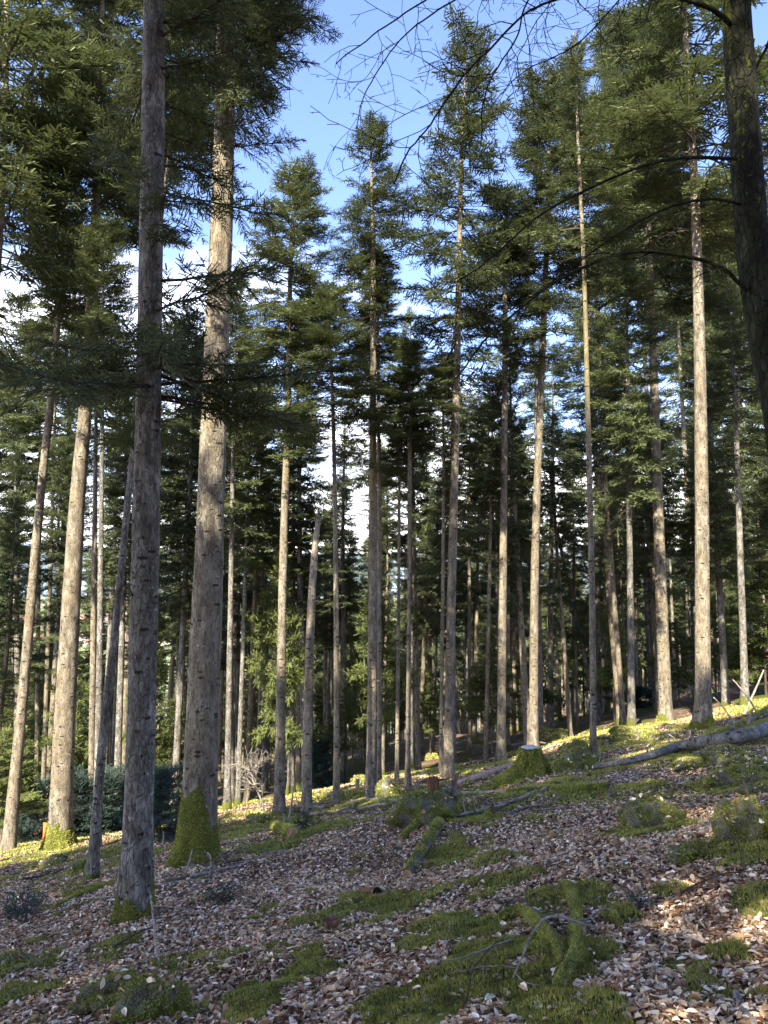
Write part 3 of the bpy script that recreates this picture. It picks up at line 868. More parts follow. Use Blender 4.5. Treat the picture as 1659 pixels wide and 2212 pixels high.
MARKS = [(52, 'leaning pale trunk'), (143, 'moss socked trunk'), (245, 'thin leaning trunk'), (305, 'nearest dark fir'), (442, 'thickest pale trunk'), (607, 'tall round topped fir'),
         (667, 'broken snag'), (803, 'tall middle fir'), (972, 'tallest fir'), (1084, 'knotty fir'), (1154, 'gently curving fir'), (1280, 'slender sunlit trunk'),
         (1436, 'dotted trunk'), (1517, 'brightest right hand trunk')]
def screen_x(x, y, z):
    return W / 2 + F * x / (y * math.cos(PITCH) + z * math.sin(PITCH))
ORD = ['first', 'second', 'third', 'fourth', 'fifth', 'sixth', 'seventh', 'eighth', 'ninth', 'tenth', 'eleventh', 'twelfth']
def side_labels(pts, what):
    # label each by the marked trunk it stands next to, counted outwards from that trunk
    info = {}
    for k, (x, y) in enumerate(pts):
        px = screen_x(x, y, gz(x, y) + 4)
        m = min(MARKS, key=lambda q_: abs(q_[0] - px))
        info.setdefault((m[1], 'left' if px < m[0] else 'right'), []).append((abs(px - m[0]), k))
    lab = {}
    for (nm_, sd_), lst in info.items():
        for r_, (_, k) in enumerate(sorted(lst)):
            o_ = '' if len(lst) == 1 else (ORD[r_] if r_ < 12 else 'outermost') + ' '
            lab[k] = f'{o_}{what} to the {sd_} of the {nm_}'
    return lab
near_ = [p for p in spots if p[1] < 50]
far_ = [p for p in spots if p[1] >= 50]
_lab = side_labels(near_, 'slim fir standing close behind')
for k, (x, y) in enumerate(near_):
    place_far(x, y, _lab[k], 'slim firs crowding the slope behind')
for x, y in far_:
    place_far(x, y, 'slim fir among the farthest dark trunks filling the slope behind', 'slim firs crowding the slope behind')
# the trees uphill behind the photographer, which keep the sun off the foreground
shade_spots = []
tries = 0
while len(shade_spots) < 28 and tries < 4000:
    tries += 1
    y = rg.uniform(-17, -2.5); x = rg.uniform(-21, 9)
    if abs(x) < 2.0 and y > -3: continue
    if any((x - a) ** 2 + (y - b_) ** 2 < 2.6 ** 2 for a, b_ in shade_spots): continue
    shade_spots.append((x, y))
shade_spots += [(0.6, -3.0), (1.9, -2.2), (2.9, -4.4), (3.8, -5.2), (-2.4, -4.2), (0.4, -5.0), (5.6, -3.6), (-4.6, -3.0), (-6.6, -1.5), (-10.5, -1.0), (-8.6, -3.4)]
for x, y in shade_spots:
    place_far(x, y, 'fir standing uphill behind the viewer outside the picture', 'firs uphill behind the viewer', rg.uniform(1.05, 1.38), (0.16, 0.32), (1.2, 1.75))

link_stem = trunk_mesh('stem', [Vector((0, 0, 0)), Vector((0.02, 0, 4.0))], [.06, 0.01], 0, 1, .1, 3, 8, 0.5, BARK, 5)
# understory firs with lit fresh boughs
def young(px, py, hm_, rm, label, kind=0, up=None):
    b = g(px, py)
    e = thing('young_fir' if kind == 0 else 'fir_bush', label, 'young tree' if kind == 0 else 'bush', b)
    ALL_SPOTS.append((b.x, b.y))
    st = trunk_mesh('stem', [Vector((0, 0, 0)), Vector((0.02, 0, hm_))], [0.018 * hm_ ** 0.6 + .01, 0.008], 0, 1, .1, 3, 8, 0.5, BARK_TWIG, 5)
    link('stem', st, e)
    src = (YOUNG if kind == 0 else BUSH if hm_ > 1 else SPRIG)[int(px) % 3]
    s0 = 4.0 if kind == 0 else 2.2 if hm_ > 1 else .22
    z0 = up if up is not None else 0.05
    c = link('crown', src, e, (0, 0, z0)); q1 = 1.25 if hm_ > 1 else .33; c.scale = (rm / q1, rm / q1, max(.05, hm_ - z0) / s0)
    c.rotation_euler = (0, 0, px)
for a in [(1262, 1545, 8.5, 2.0, 'young fir with drooping lit boughs left of the slender sunlit trunk', 0, 2.0),
          (1585, 1478, 9.5, 2.3, 'young fir with bright yellow green boughs right of the brightest trunk', 0, 3.0),
          (1212, 1560, 2.0, .6, 'tiny fir with arching tip on the mossy rise', 0),
          (1330, 1545, 5.0, 1.3, 'small fir between the slender trunk and the dotted one', 0, .8),
          (20, 1790, 9.0, 2.0, 'bright green fir filling the left edge behind the leaning pale trunk', 0, 3),
          (55, 1800, 6.0, 1.5, 'lower bright green fir at the left edge', 0, .6),
          (745, 1690, 4.8, 1.2, 'small lit fir right of the slim trunk with the dark crown', 0, 1.6),
          (-10, 1770, 9.5, 1.9, 'fresh green fir cut by the left edge of the picture', 0, 2),
          (75, 1765, 10.5, 2.0, 'tall young fir with fresh green boughs between the leaning trunk and the moss socked one', 0, 2.5),
          (500, 1690, 7.5, 1.6, 'young fir with pale green top right of the thickest trunk', 0, 2),
          (405, 1735, 7.0, 1.4, 'pale green fir in the gap between the two big left trunks', 0, 2),
          (345, 1745, 4.5, 1.2, 'small yellowish fir just right of the nearest dark fir', 0, .5),
          (1140, 1560, 6.5, 1.4, 'young fir behind the gently curving fir', 0, 2.2),
          (640, 1690, 5.5, 1.3, 'young dark fir behind the broken snag', 0, 1.5),
          (1420, 1500, 6, 1.7, 'low dense fir behind the dotted trunk', 0, 1),
          (1655, 1500, 7, 2.2, 'dense dark fir at the right edge above the brushwood', 0, 1),
          (930, 1640, 5, 1.3, 'young fir left of the tallest fir', 0, 1.5)]:
    young(*a)
for k, a in enumerate([(75, 1818, 2.5, 1.5, 'blue green fir bush at the left edge of the thicket', 1), (165, 1812, 2.2, 1.4, 'blue green fir bush behind the moss socked trunk', 1),
          (240, 1800, 2.0, 1.4, 'blue green fir bush between the thin leaning trunk and the nearest fir', 1), (345, 1812, 1.7, 1.1, 'rounded blue green bush right of the nearest fir', 1),
          (300, 1790, 2.2, 1.5, 'blue green fir bush hidden behind the nearest fir', 1), (690, 1700, 2.2, 1.3, 'dark blue green bush between snag and slim trunk', 1),
          (1385, 1530, 1.4, 1.5, 'low dark bush left of the dotted trunk', 1), (55, 1995, .22, .42, 'low blue green sprig clump on the leaves at lower left', 1),
          (660, 1795, .35, .3, 'tiny blue green seedling at the foot of the broken snag', 1), (1090, 1990 - 12, .10, .11, 'tiny fir seedling above the arching mossy root', 1),
          (1380, 1968, .09, .13, 'flat fir sprig on the leaves right of the mossy roots', 1), (480, 2000 - 50, .16, .25, 'small sprig right of the thickest trunk foot', 1, .02)]):
    young(*a)

rgy = np.random.RandomState(31)
yl = []
while len(yl) < 34:
    y = 27 + 60 * rgy.rand() ** 1.3; x = rgy.uniform(-.6, .6) * y
    if any((x - a_) ** 2 + (y - b_) ** 2 < 1.3 ** 2 for a_, b_ in ALL_SPOTS + spots + yl): continue
    yl.append((x, y))
_lab = side_labels(yl, 'half grown fir')
for k, (x, y) in enumerate(yl):
    e = thing('young_fir', _lab[k], 'young tree', (x, y, gz(x, y)), 'half grown firs among the far trunks')
    hy_ = rgy.uniform(3, 10); link('stem', link_stem, e).scale = (1, 1, hy_ / 4.0)
    c = link('crown', YOUNG[k % 3], e, (0, 0, hy_ * .25)); rr_ = rgy.uniform(.9, 1.7); c.scale = (rr_, rr_, hy_ * .76 / 4.0); c.rotation_euler = (0, 0, k)

# far wood: the rest of the forest down the slope, one mass
a = Acc()
rgf = np.random.RandomState(5)
n = 2400
fy = 112 + 330 * rgf.rand(n) ** 1.3; fx = rgf.uniform(-0.7, 0.7, n) * fy
fz = ground_z(fx, fy)
hh = rgf.uniform(17, 24, n)
Vp, qp = prisms(np.stack([fx, fy, fz - .5], -1), np.stack([fx, fy, fz + hh], -1), 0.17, 0.03)
a.add(Vp, [qp], 0)
m_ = 170
t = rgf.rand(n, m_) ; az = rgf.uniform(0, 6.28, (n, m_))
rr = 2.2 * (1 - t) ** 0.8 * rgf.uniform(0.3, 1.15, (n, m_)) + 0.1
z = fz[:, None] + hh[:, None] * (0.16 + 0.84 * t)
c0 = np.stack([fx[:, None] + rr * np.cos(az), fy[:, None] + rr * np.sin(az), z], -1).reshape(-1, 3)
d = np.stack([np.cos(az), np.sin(az), rgf.uniform(-.5, .4, az.shape)], -1).reshape(-1, 3) * rgf.uniform(.35, .8, (n * m_, 1))
w = np.stack([-np.sin(az), np.cos(az), rgf.uniform(-.6, .6, az.shape)], -1).reshape(-1, 3) * rgf.uniform(.15, .32, (n * m_, 1))
S = np.stack([c0 - d, c0 + w, c0 + d, c0 - w], 1)
col = np.zeros((len(S) * 4, 4)); col[:, 3] = 1; col[:, 0] = np.repeat(rgf.rand(len(S)), 4)
a.add(S.reshape(-1, 3), [np.arange(len(S) * 4).reshape(-1, 4)], 1, col)
tag(link('far_wood', a.mesh('far_wood', [BARK, NEEDLE])), 'far fir wood lower down the slope', 'wood', kind='stuff')

# ------------------------------------------------------------------ the beech at the right edge
def twigs(rg, acc, p, d, ln, r, depth, grav=0.0):
    """a wandering branch with side twigs, added to one mesh"""
    n = max(3, int(ln / 0.09)); Q = [np.array(p)]; d = np.array(d) / np.linalg.norm(d)
    for k in range(n):
        d = d + rg.normal(0, 0.17, 3); d[2] -= grav; d /= np.linalg.norm(d)
        Q.append(Q[-1] + d * ln / n)
    Q = np.array(Q)
    rad = np.linspace(r, max(0.0022, r * 0.3), len(Q))
    Vb, Pb, *_ = tube(Q, rad, 4 if depth < 2 else 5, cap=False); acc.add(Vb, Pb)
    if depth > 0:
        side = 1
        for k in range(2, len(Q) - 1, 2 if depth > 1 else 3):
            dd = Q[k + 1] - Q[k]; dd /= np.linalg.norm(dd)
            nrm = np.cross(dd, [0, 1, 0]) * side + rg.normal(0, 0.35, 3)
            side = -side
            twigs(rg, acc, Q[k], dd * 0.8 + nrm * 0.8, ln * rg.uniform(0.22, 0.5), max(0.0025, rad[k] * 0.5), depth - 1, grav)
BY = 6.2
bp = [(1597, -600, 62), (1592, -200, 62), (1590, 0, 63), (1603, 200, 64), (1617, 400, 68), (1635, 600, 72), (1662, 760, 74), (1690, 900, 76), (1718, 1150, 78), (1742, 1450, 84), (1760, 1780, 96)][::-1]
bx_ = at(1760, 1780, BY); bb = Vector((bx_.x, BY, gz(bx_.x, BY)))
beech = thing('beech_tree', 'dark mossy beech trunk leaning in at the right edge with long bare branches', 'tree', bb)
Pb_ = [Vector((0, 0, 0))] + [at(px, py, BY) - bb for px, py, w_ in bp[1:]]
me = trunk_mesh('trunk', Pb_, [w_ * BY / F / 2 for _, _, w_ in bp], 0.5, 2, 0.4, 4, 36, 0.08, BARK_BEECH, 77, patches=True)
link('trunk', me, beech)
rgb = np.random.RandomState(3)
def beech_branch(pix, r0, dens=3, sub=0.7, seed=0, moss=0.0, depth=2):
    rg = np.random.RandomState(seed)
    pts = [at(px, py, Yd) - bb for px, py, Yd in pix]
    Q = resample(pts, 0.07)
    Q = Q + np.cumsum(rg.normal(0, 0.006, Q.shape), 0) * np.linspace(0, 1, len(Q))[:, None]
    r0 *= .72; rad = np.linspace(r0, r0 * 0.22 + 0.002, len(Q))
    a = Acc()
    Vb, Pb, TH, SS = tube(Q, rad, 8, 0.10, seed)
    C = np.zeros((len(Vb), 4)); C[:, 3] = 1; C[:len(TH), 0] = moss * (TH * 0 + 1) * fbm(SS * 2, TH, 5, 2)
    a.add(Vb, Pb, 0, C)
    side = 1
    for k in range(len(Q) // 6, len(Q) - 1, dens):
        dd = Q[k + 1] - Q[k]; dd /= np.linalg.norm(dd)
        nrm = np.cross(dd, [0, 1, 0]) * side + rg.normal(0, 0.3, 3); side = -side
        twigs(rg, a, Q[k], dd * rg.uniform(0.5, 1.1) + nrm * 0.8, sub * rg.uniform(0.4, 1.15), rad[k] * 0.36 + 0.001, depth)
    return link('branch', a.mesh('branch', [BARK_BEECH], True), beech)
beech_branch([(1600, 345, 6.2), (1578, 342, 6.1), (1460, 341, 5.9), (1340, 376, 5.7), (1180, 460, 5.6), (1090, 535, 5.5), (1000, 600, 5.4)], 0.022, 4, .55, 1)
beech_branch([(1610, 446, 6.2), (1583, 437, 6.1), (1520, 431, 6.1), (1410, 462, 6.2), (1270, 552, 6.4), (1180, 620, 6.5), (1080, 690, 6.6)], 0.018, 4, .6, 2)
beech_branch([(1630, 640, 6.2), (1597, 612, 6.1), (1560, 578, 6.0), (1480, 552, 5.9), (1350, 545, 5.8), (1220, 592, 5.7), (1130, 655, 5.6), (1040, 740, 5.5), (980, 830, 5.4)], 0.026, 4, .55, 4, .8)
beech_branch([(1592, 70, 6.2), (1570, 45, 6.1), (1535, 20, 6.0), (1490, 4, 5.9), (1430, -10, 5.8), (1380, -30, 5.7)], 0.035, 5, .5, 5)
beech_branch([(1592, -250, 6.2), (1450, -150, 6.0), (1300, -30, 5.8), (1190, 2, 5.6), (1130, 32, 5.5), (1060, 105, 5.4), (1000, 172, 5.3), (930, 270, 5.2), (880, 335, 5.1), (850, 400, 5.1)], 0.022, 2, .95, 6, 0, 3)
beech_branch([(1592, -300, 6.2), (1380, -200, 6.0), (1160, -20, 5.9), (1115, 95, 5.8), (1062, 190, 5.8), (1045, 270, 5.8), (1040, 340, 5.8)], 0.018, 3, .9, 7, 0, 3)
beech_branch([(1592, -380, 6.2), (1330, -260, 6.2), (1100, -120, 6.2), (960, -30, 6.2), (860, 30, 6.2), (790, 80, 6.2), (730, 120, 6.2)], 0.02, 3, 1.0, 8, 0, 3)
beech_branch([(1592, -330, 6.3), (1300, -160, 6.8), (1050, -40, 7.2), (900, 40, 7.4), (800, 160, 7.5), (770, 260, 7.5)], 0.02, 3, 1.0, 9, 0, 3)
beech_branch([(1592, -260, 6.3), (1420, -100, 6.8), (1320, 20, 7.0), (1230, 110, 7.2), (1130, 160, 7.2), (1060, 230, 7.2)], 0.016, 2, .95, 10, 0, 3)
beech_branch([(1630, 150, 6.2), (1680, 60, 6.1), (1740, -60, 6.0)], 0.02, 3, .6, 11)
beech_branch([(1640, 560, 6.3), (1610, 480, 6.7), (1570, 380, 6.9), (1530, 260, 7.0)], 0.009, 3, .4, 12)

# ------------------------------------------------------------------ bare sapling caught by the sun
sp = g(572, 1758)
sap = thing('bare_sapling', 'pale leafless sapling lit by the sun right of the thickest trunk', 'sapling', sp)
rg_s = np.random.RandomState(8); a = Acc()
Pst = [at(572, 1758, sp.y) - sp, at(565, 1730, sp.y) - sp, at(548, 1690, sp.y) - sp, at(540, 1655, sp.y) - sp]
Vb, Pb, *_ = tube(resample(Pst, .06), np.linspace(.035, .016, len(resample(Pst, .06))), 8); a.add(Vb, Pb)
link('stem', a.mesh('stem', [PALE], True), sap)
a = Acc()
for k in range(34):
    u = rg_s.uniform(0.25, 1); p0 = np.array(Pst[1].lerp(Pst[3], u))
    d = np.array([rg_s.normal(0, .9), rg_s.normal(0, .8), rg_s.uniform(.15, 1)])
    twigs(rg_s, a, p0, d, rg_s.uniform(.55, 1.1), .014, 2)
link('branches', a.mesh('branches', [PALE], True), sap)

# ------------------------------------------------------------------ moss fuzz, rocks, stumps, logs
def tris_of(P):
    o = []
    for p in P:
        if p.shape[1] == 3: o.append(p)
        else: o += [p[:, [0, 1, 2]], p[:, [0, 2, 3]]]
    return np.concatenate(o)
def fuzz_dist(y): return float(np.clip(14000 / (y / 5) ** 1.2, 900, 20000))
def sphere(nu=26, nv=14):
    th = np.linspace(0, 2 * math.pi, nu, endpoint=False); ph = np.linspace(0.001, math.pi - .001, nv)
    TH, PH = np.meshgrid(th, ph)
    V = np.stack([np.cos(TH) * np.sin(PH), np.sin(TH) * np.sin(PH), np.cos(PH)], -1).reshape(-1, 3)
    i = np.arange(nv - 1)[:, None] * nu; j = np.arange(nu)[None]; jn = (j + 1) % nu
    q = np.stack([i + j, i + nu + j, i + nu + jn, i + jn], -1).reshape(-1, 4)
    return V, q
REST = []
def rest_on(V, q, base, dens, seed):
    t = tris_of([q]); A, B, Cc = V[t[:, 0]], V[t[:, 1]], V[t[:, 2]]
    nr = np.cross(B - A, Cc - A); ar = np.linalg.norm(nr, axis=1) / 2; nr = nr / (2 * ar[:, None] + 1e-12)
    k = nr[:, 2] > .45
    if not k.any(): return
    A, nr, ar = ((A + B + Cc) / 3)[k], nr[k], ar[k]
    n = min(400, int(ar.sum() * dens)); i = np.random.RandomState(seed).choice(len(ar), n, p=ar / ar.sum())
    REST.append((A[i] + np.array(base) + nr[i] * .012, nr[i]))
def mossy_rock(px, py, wpx, hpx, label, seed, cover=1.0, cat='rock', dark=False, sink=0.35, name='mossy_rock', elong=1.0, yaw=0):
    b = g(px, py); Y = b.y
    rx = wpx * Y / F / 2; rz = hpx * Y / F / (1.0 + (1 - sink)) * 0.95
    if cover > .9: cover = .78 if seed % 3 else .9
    V, q = sphere(48, 28)
    nz_ = fbm(V[:, 0] * 1.5 + seed, V[:, 1] * 1.5 + V[:, 2] * 1.1, seed, 4)
    n2 = fbm(V[:, 0] * 5 + seed, V[:, 1] * 5 + V[:, 2] * 4, seed + 5, 2)
    V = V * (0.45 + 0.95 * nz_ + 0.42 * n2)[:, None]
    V = V * np.array([rx, rx * 0.85 * elong, rz])
    c, s = math.cos(yaw), math.sin(yaw)
    V = V @ np.array([[c, s, 0], [-s, c, 0], [0, 0, 1]])
    t = thing(name, label, cat, b)
    a = Acc()
    V2 = V + np.array([0, 0, rz * (1 - 2 * sink) * 0.5])
    a.add(V2, [q], 0)
    link('rock', a.mesh('rock', [ROCK_MOSSY], True), t)
    rest_on(V2, q, b, 70, seed)
    f = fuzz(V2, tris_of([q]), fuzz_dist(Y) * cover, 0.008 + 0.0015 * Y, seed, -0.25, (lambda P: np.clip((fbm(P[:, 0] * 5, P[:, 1] * 5 + P[:, 2] * 5, seed, 3) - (1 - cover) * .85 - .08) * 6, 0, 1)) if cover < 1 else None)
    if f is not None:
        link('moss', make_mesh('moss', f[0], [f[1]], [MOSS], [0], f[2]), t)
    return t
for r in [(1250, 1664, 95, 66, 'green mossy rock right of the big stump, behind the log', 1),
          (1114, 1684, 60, 32, 'half bare tan rock in front of the big mossy stump', 2, .45),
          (1604, 1690, 130, 62, 'long dark mossy rock at the right edge above the tall one', 3),
          (1414, 1780, 115, 68, 'rounded olive moss hump alone on the leaves at right', 4),
          (1358, 1765, 44, 24, 'small green moss cushion left of the olive hump', 5),
          (1618, 1812, 120, 118, 'tall mossy rock at the right edge with bluish lichen', 6),
          (1484, 1862, 80, 40, 'flat dark moss clump on the leaves', 7),
          (325, 2200, 125, 95, 'big olive mossy rock at the bottom left', 8),
          (250, 2165, 150, 70, 'dark moss covered rock behind the one at the bottom left', 9),
          (375, 2190, 70, 90, 'dark moss lump right of the big rock at the bottom left', 19),
          (838, 1720, 46, 44, 'squat mossy hump at the foot of the tall middle fir', 10),
          (778, 1692, 36, 20, 'small sunlit mossy rock left of the tall middle fir', 11, .7),
          (1375, 1595, 90, 32, 'low mossy rock behind the fallen trunk', 12),
          (1196, 1600, 60, 34, 'mossy boulder behind the big stump on the dark rise', 13),
          (1260, 1612, 55, 24, 'mossy boulder right of the one behind the stump', 14),
          (1500, 1660, 70, 26, 'mossy hummock below the fallen trunk', 15),
          (1575, 1642, 90, 36, 'green mossy mound under the fallen trunk near the right edge', 16),
          (60, 1860, 60, 24, 'mossy hummock right of the leaning pale trunk foot', 17),
          (118, 1868, 52, 26, 'tan rock with moss below the moss socked trunk', 18, .5),
          (172, 1880, 50, 24, 'yellow green moss mound beside the moss socked trunk', 20),
          (560, 1778, 48, 22, 'mossy mound left of the cut mossy log', 21),
          (390, 1785, 60, 34, 'mossy block left of the thickest trunk', 22),
          (25, 2090, 80, 34, 'moss cushion at the lower left edge', 23),
          (930, 1640, 30, 16, 'small far mossy rock left of the tallest fir', 24),
          (1640, 1720, 60, 30, 'moss cushion above the tall rock at the right edge', 25),
          (1010, 1700, 26, 18, 'moss cushion right of the small broken stump', 26)]:
    mossy_rock(*r[:5], seed=r[5], cover=r[6] if len(r) > 6 else 1.0)

def stump(px, py, wpx, hpx, label, seed, mossy=0.6, flare=0.5, top=CUT, side=ROT, base_h=0.0, jag=0.12):
    b = g(px, py); Y = b.y; r = wpx * Y / F / 2; h = hpx * Y / F
    t = thing('tree_stump', label, 'stump', b)
    hs = np.array([-.25, 0, .1, .25, .45, .7, .9, 1.0]) * h
    def fn(TH, SS):
        hh = SS - .25 * h
        f = np.exp(-np.maximum(hh, 0) / (h * 0.35)) * flare
        return 1 + f * (1 + .5 * np.cos(4 * TH + seed)) + 0.06 * np.cos(9 * TH + seed)
    V, P, TH, SS = tube([(0, 0, z) for z in hs], [r] * len(hs), 36, .12, seed, True, fn)
    V[-1, 2] -= 0.02
    n = len(TH)
    topm = V[:n, 2] > h * .93
    V[:n, 2][topm] += (fbm(TH[topm] * 2, SS[topm], seed, 3) - .5) * h * jag * 2
    a = Acc(); C = np.zeros((len(V), 4)); C[:, 3] = 1
    C[:n, 0] = np.clip((mossy * h * (1 + .5 * np.sin(TH + seed)) - V[:n, 2]) / (h * .15) + .5, 0, 1)
    a.add(V, P[:2], 0, C)
    link('bark', a.mesh('bark', [side], True), t)
    a2 = Acc(); a2.add(V, P[2:], 0); link('cut_face', a2.mesh('cut_face', [top]), t)
    f = fuzz(V, tris_of(P[:1]), fuzz_dist(Y) * 1.2, 0.012 + .002 * Y, seed, -.6, lambda p: np.clip((mossy * h - p[:, 2] + (fbm(p[:, 0] * 6, p[:, 2] * 6, seed, 2) - .5) * h * .6) / (.1 * h), 0, 1))
    if f is not None: link('moss', make_mesh('moss', f[0], [f[1]], [MOSS], [0], f[2]), t)
    return t, b, h
mossy_rock(925, 1775, 120, 85, 'steep green moss mound that carries the reddish broken stump', 31, sink=.3)
_m = g(925, 1775)
def stump_on(px, py, py_base, label, wpx, hpx, seed, Yref, **k):
    t, b, h = stump(px, py_base, wpx, hpx, label, seed, **k)
    t.location = at(px, py, Yref)
    return t
stump_on(936, 1722, 1775, 'reddish broken stump on top of the steep moss mound', 24, 40, 41, _m.y, mossy=.15, flare=.1, jag=.3)
stump_on(981, 1724, 1760, 'small grey splintered stump right of the reddish one', 13, 40, 42, _m.y + .2, mossy=.1, flare=.2, jag=.5, side=BARK_LOG)
st, sb, sh = stump(1148, 1680, 36, 60, 'wide mossy stump with a pale flat stone on it', 43, mossy=1.3, flare=2.6, side=ROT, top=MOSS, jag=.2)
V, q = sphere(24, 10)
V = V * np.array([.20, .16, .045]) * (0.8 + .4 * fbm(V[:, 0] * 2 + 3, V[:, 1] * 2, 5, 2))[:, None]
wm = plain('pale_stone', (0.45, 0.45, 0.46))
o = link('flat_stone', make_mesh('flat_stone', V, [q], [wm], [0], None, True), None, sb + Vector((-.02, -.05, sh + .035)))
tag(o, 'pale flat stone lying on the wide mossy stump', 'stone')
stump(715, 2010, 34, 22, 'crumbling brown stump with moss at its left in the leaf litter', 44, mossy=.35, flare=.7, jag=.25, top=ROT)
stump(772, 1711, 8, 26, 'small sunlit stub right of the slim trunk', 45, mossy=.2, flare=.2, side=PALE)

def log(pix, r0px, r1px, label, seed, mat=BARK_LOG, moss=0.0, end=CUT, lift=0.6, name='fallen_log', cat='log', fz=True, Ys=None, rough=.08, stubs=0):
    pts = []
    for k, (px, py) in enumerate(pix):
        if Ys: p = at(px, py, Ys[k])
        else:
            rr = (r0px + (r1px - r0px) * k / (len(pix) - 1)) / 2
            p = g(px, py + rr); p.z += rr * p.y / F * lift * 1.2
        pts.append(p)
    b = pts[0].copy()
    Q = resample([p - b for p in pts], 0.12)
    Ym = sum(p.y for p in pts) / len(pts)
    rad = np.linspace(r0px * pts[0].y / F / 2, r1px * pts[-1].y / F / 2, len(Q))
    V, P, TH, SS = tube(Q, rad, 16, rough, seed)
    n = len(TH)
    C = np.zeros((len(V), 4)); C[:, 3] = 1
    cen = np.repeat(Q, 16, 0); up = (V[:n, 2] - cen[:, 2]) / (np.repeat(rad, 16) + 1e-6)
    C[:n, 0] = np.clip((up * .6 + moss * 2 - 1 + (fbm(SS * 2.2, TH, seed, 3) - .5) * 1.6), 0, 1) if moss > 0 else 0
    t = thing(name, label, cat, b)
    a = Acc(); a.add(V, P[:1], 0, C)
    rgl = np.random.RandomState(seed)
    for k in range(stubs):
        i_ = rgl.randint(2, len(Q) - 2); an = rgl.uniform(0, 3.14); d = np.array([math.cos(an), rgl.uniform(-.3, .3), math.sin(an)])
        Vs, Ps, *_ = tube([Q[i_], Q[i_] + d * (rad[i_] + rgl.uniform(.05, .3))], [.02, .008], 5); a.add(Vs, Ps)
    link('trunk', a.mesh('trunk', [mat], True), t)
    a2 = Acc(); a2.add(V, P[1:], 0); link('cut_end', a2.mesh('cut_end', [end]), t)
    if moss > 0 and fz:
        cz = lambda p: np.clip((fbm(p[:, 0] * 3 + p[:, 1] * 3, p[:, 2] * 5, seed, 3) - (1 - moss)) * 7, 0, 1)
        f = fuzz(V, tris_of(P[:1]), fuzz_dist(Ym), 0.010 + .002 * Ym, seed, 0.0, cz)
        if f is not None: link('moss', make_mesh('moss', f[0], [f[1]], [MOSS], [0], f[2]), t)
    return t
log([(985, 1692), (1045, 1672), (1106, 1650)], 13, 11, 'peeled pinkish trunk lying left of the wide mossy stump', 51, REDWOOD)
log([(790, 1727), (850, 1729), (905, 1731)], 8, 8, 'thin pale log lying left of the steep moss mound', 52, PALE)
log([(968, 1716), (915, 1765), (866, 1812)], 10, 12, 'mossy pole leaning down the front of the moss mound', 53, BARK_LOG, .9)
log([(950, 1776), (915, 1830), (880, 1888)], 24, 20, 'short thick half mossy log pointing at the viewer in the leaves', 54, BARK_LOG, .5)
log([(1000, 1712), (1050, 1711), (1098, 1708)], 6, 7, 'thin grey pole leading to the mossy log', 55, PALE)
log([(1095, 1712), (1170, 1704), (1240, 1706), (1312, 1697)], 14, 18, 'moss covered log lying in front of the wide stump', 56, ROT, .75)
log([(1282, 1660), (1345, 1652), (1404, 1640), (1465, 1622), (1530, 1612), (1600, 1603), (1700, 1578)], 9, 31, 'long grey fallen trunk rising to the right edge', 57, BARK_PALE, .26, lift=1.5, stubs=14)
log([(1470, 1618), (1560, 1580), (1620, 1555), (1680, 1520)], 8, 17, 'sunlit mossy log beyond the long fallen trunk', 58, BARK_LOG, .55, stubs=6)
log([(590, 1785), (632, 1797)], 22, 24, 'short mossy log with a round cut end facing the viewer', 59, BARK_LOG, .9)
log([(118, 1960), (160, 1938), (190, 1925)], 8, 10, 'mossy branch wood running to the foot of the thin leaning trunk', 60, BARK_LOG, .9, name='fallen_branch', cat='branch')
log([(0, 1868), (40, 1858), (85, 1848)], 8, 6, 'mossy pole at the left edge below the pale trunk', 61, BARK_LOG, .6)
log([(350, 1910), (420, 1902), (468, 1903)], 8, 5, 'fallen branch below the thickest trunk', 62, BARK_LOG, .3, name='fallen_branch', cat='branch')
log([(780, 1925), (815, 1928)], 16, 22, 'short rotten log with a dark hollow end', 63, ROT, .2, end=plain('hollow_shade', (0.02, .015, .01)))  # flat end cap; the shade inside the hole is painted on in near-black
log([(1105, 1640 - 30), (1150, 1625 - 20), (1200, 1610)], 5, 4, 'thin sunlit pole on the dark rise behind the stump', 64, PALE)
log([(640, 1735), (690, 1722), (722, 1713)], 9, 7, 'mossy log between the snag and the slim trunk', 65, BARK_LOG, .5)
log([(1590, 2150), (1612, 2190), (1640, 2225)], 13, 20, 'broken pale timber at the bottom edge on the right', 66, PALE, name='broken_timber', cat='wood', rough=.3)
# arching mossy roots in the foreground
def root_arch(pix, w, label, seed):
    pts = []
    for px, py, lift in pix:
        p = g(px, py); d = ray(px, py)
        pts.append(p + Vector((0, 0, 0)) - d * (lift / abs(d.z) * 0.9) if lift > 0 else p - Vector((0, 0, .02)))
    b = pts[0].copy(); Q = resample([p - b for p in pts], .03)
    Ym = pts[0].y
    rad = np.interp(np.linspace(0, 1, len(Q)), np.linspace(0, 1, len(w)), w) * Ym / F / 2 * .74
    V, P, TH, SS = tube(Q, rad, 14, .55, seed, rfreq=1.2)
    t = thing('mossy_root', label, 'root', b)
    a = Acc(); a.add(V, P); link('wood', a.mesh('wood', [MOSS], True), t)
    f = fuzz(V, tris_of(P[:1]), fuzz_dist(Ym) * 1.4, .014, seed, -.8)
    link('moss', make_mesh('moss', f[0], [f[1]], [MOSS], [0], f[2]), t)
root_arch([(1070, 1996, 0), (1085, 1980, .07), (1124, 1968, .10), (1160, 1990, .12), (1185, 2020, .12), (1205, 2045, .10), (1215, 2080, .04), (1225, 2120, 0)], [18, 24, 28, 34, 34, 30, 26, 20], 'thick arching root wrapped in bright moss in the foreground', 71)
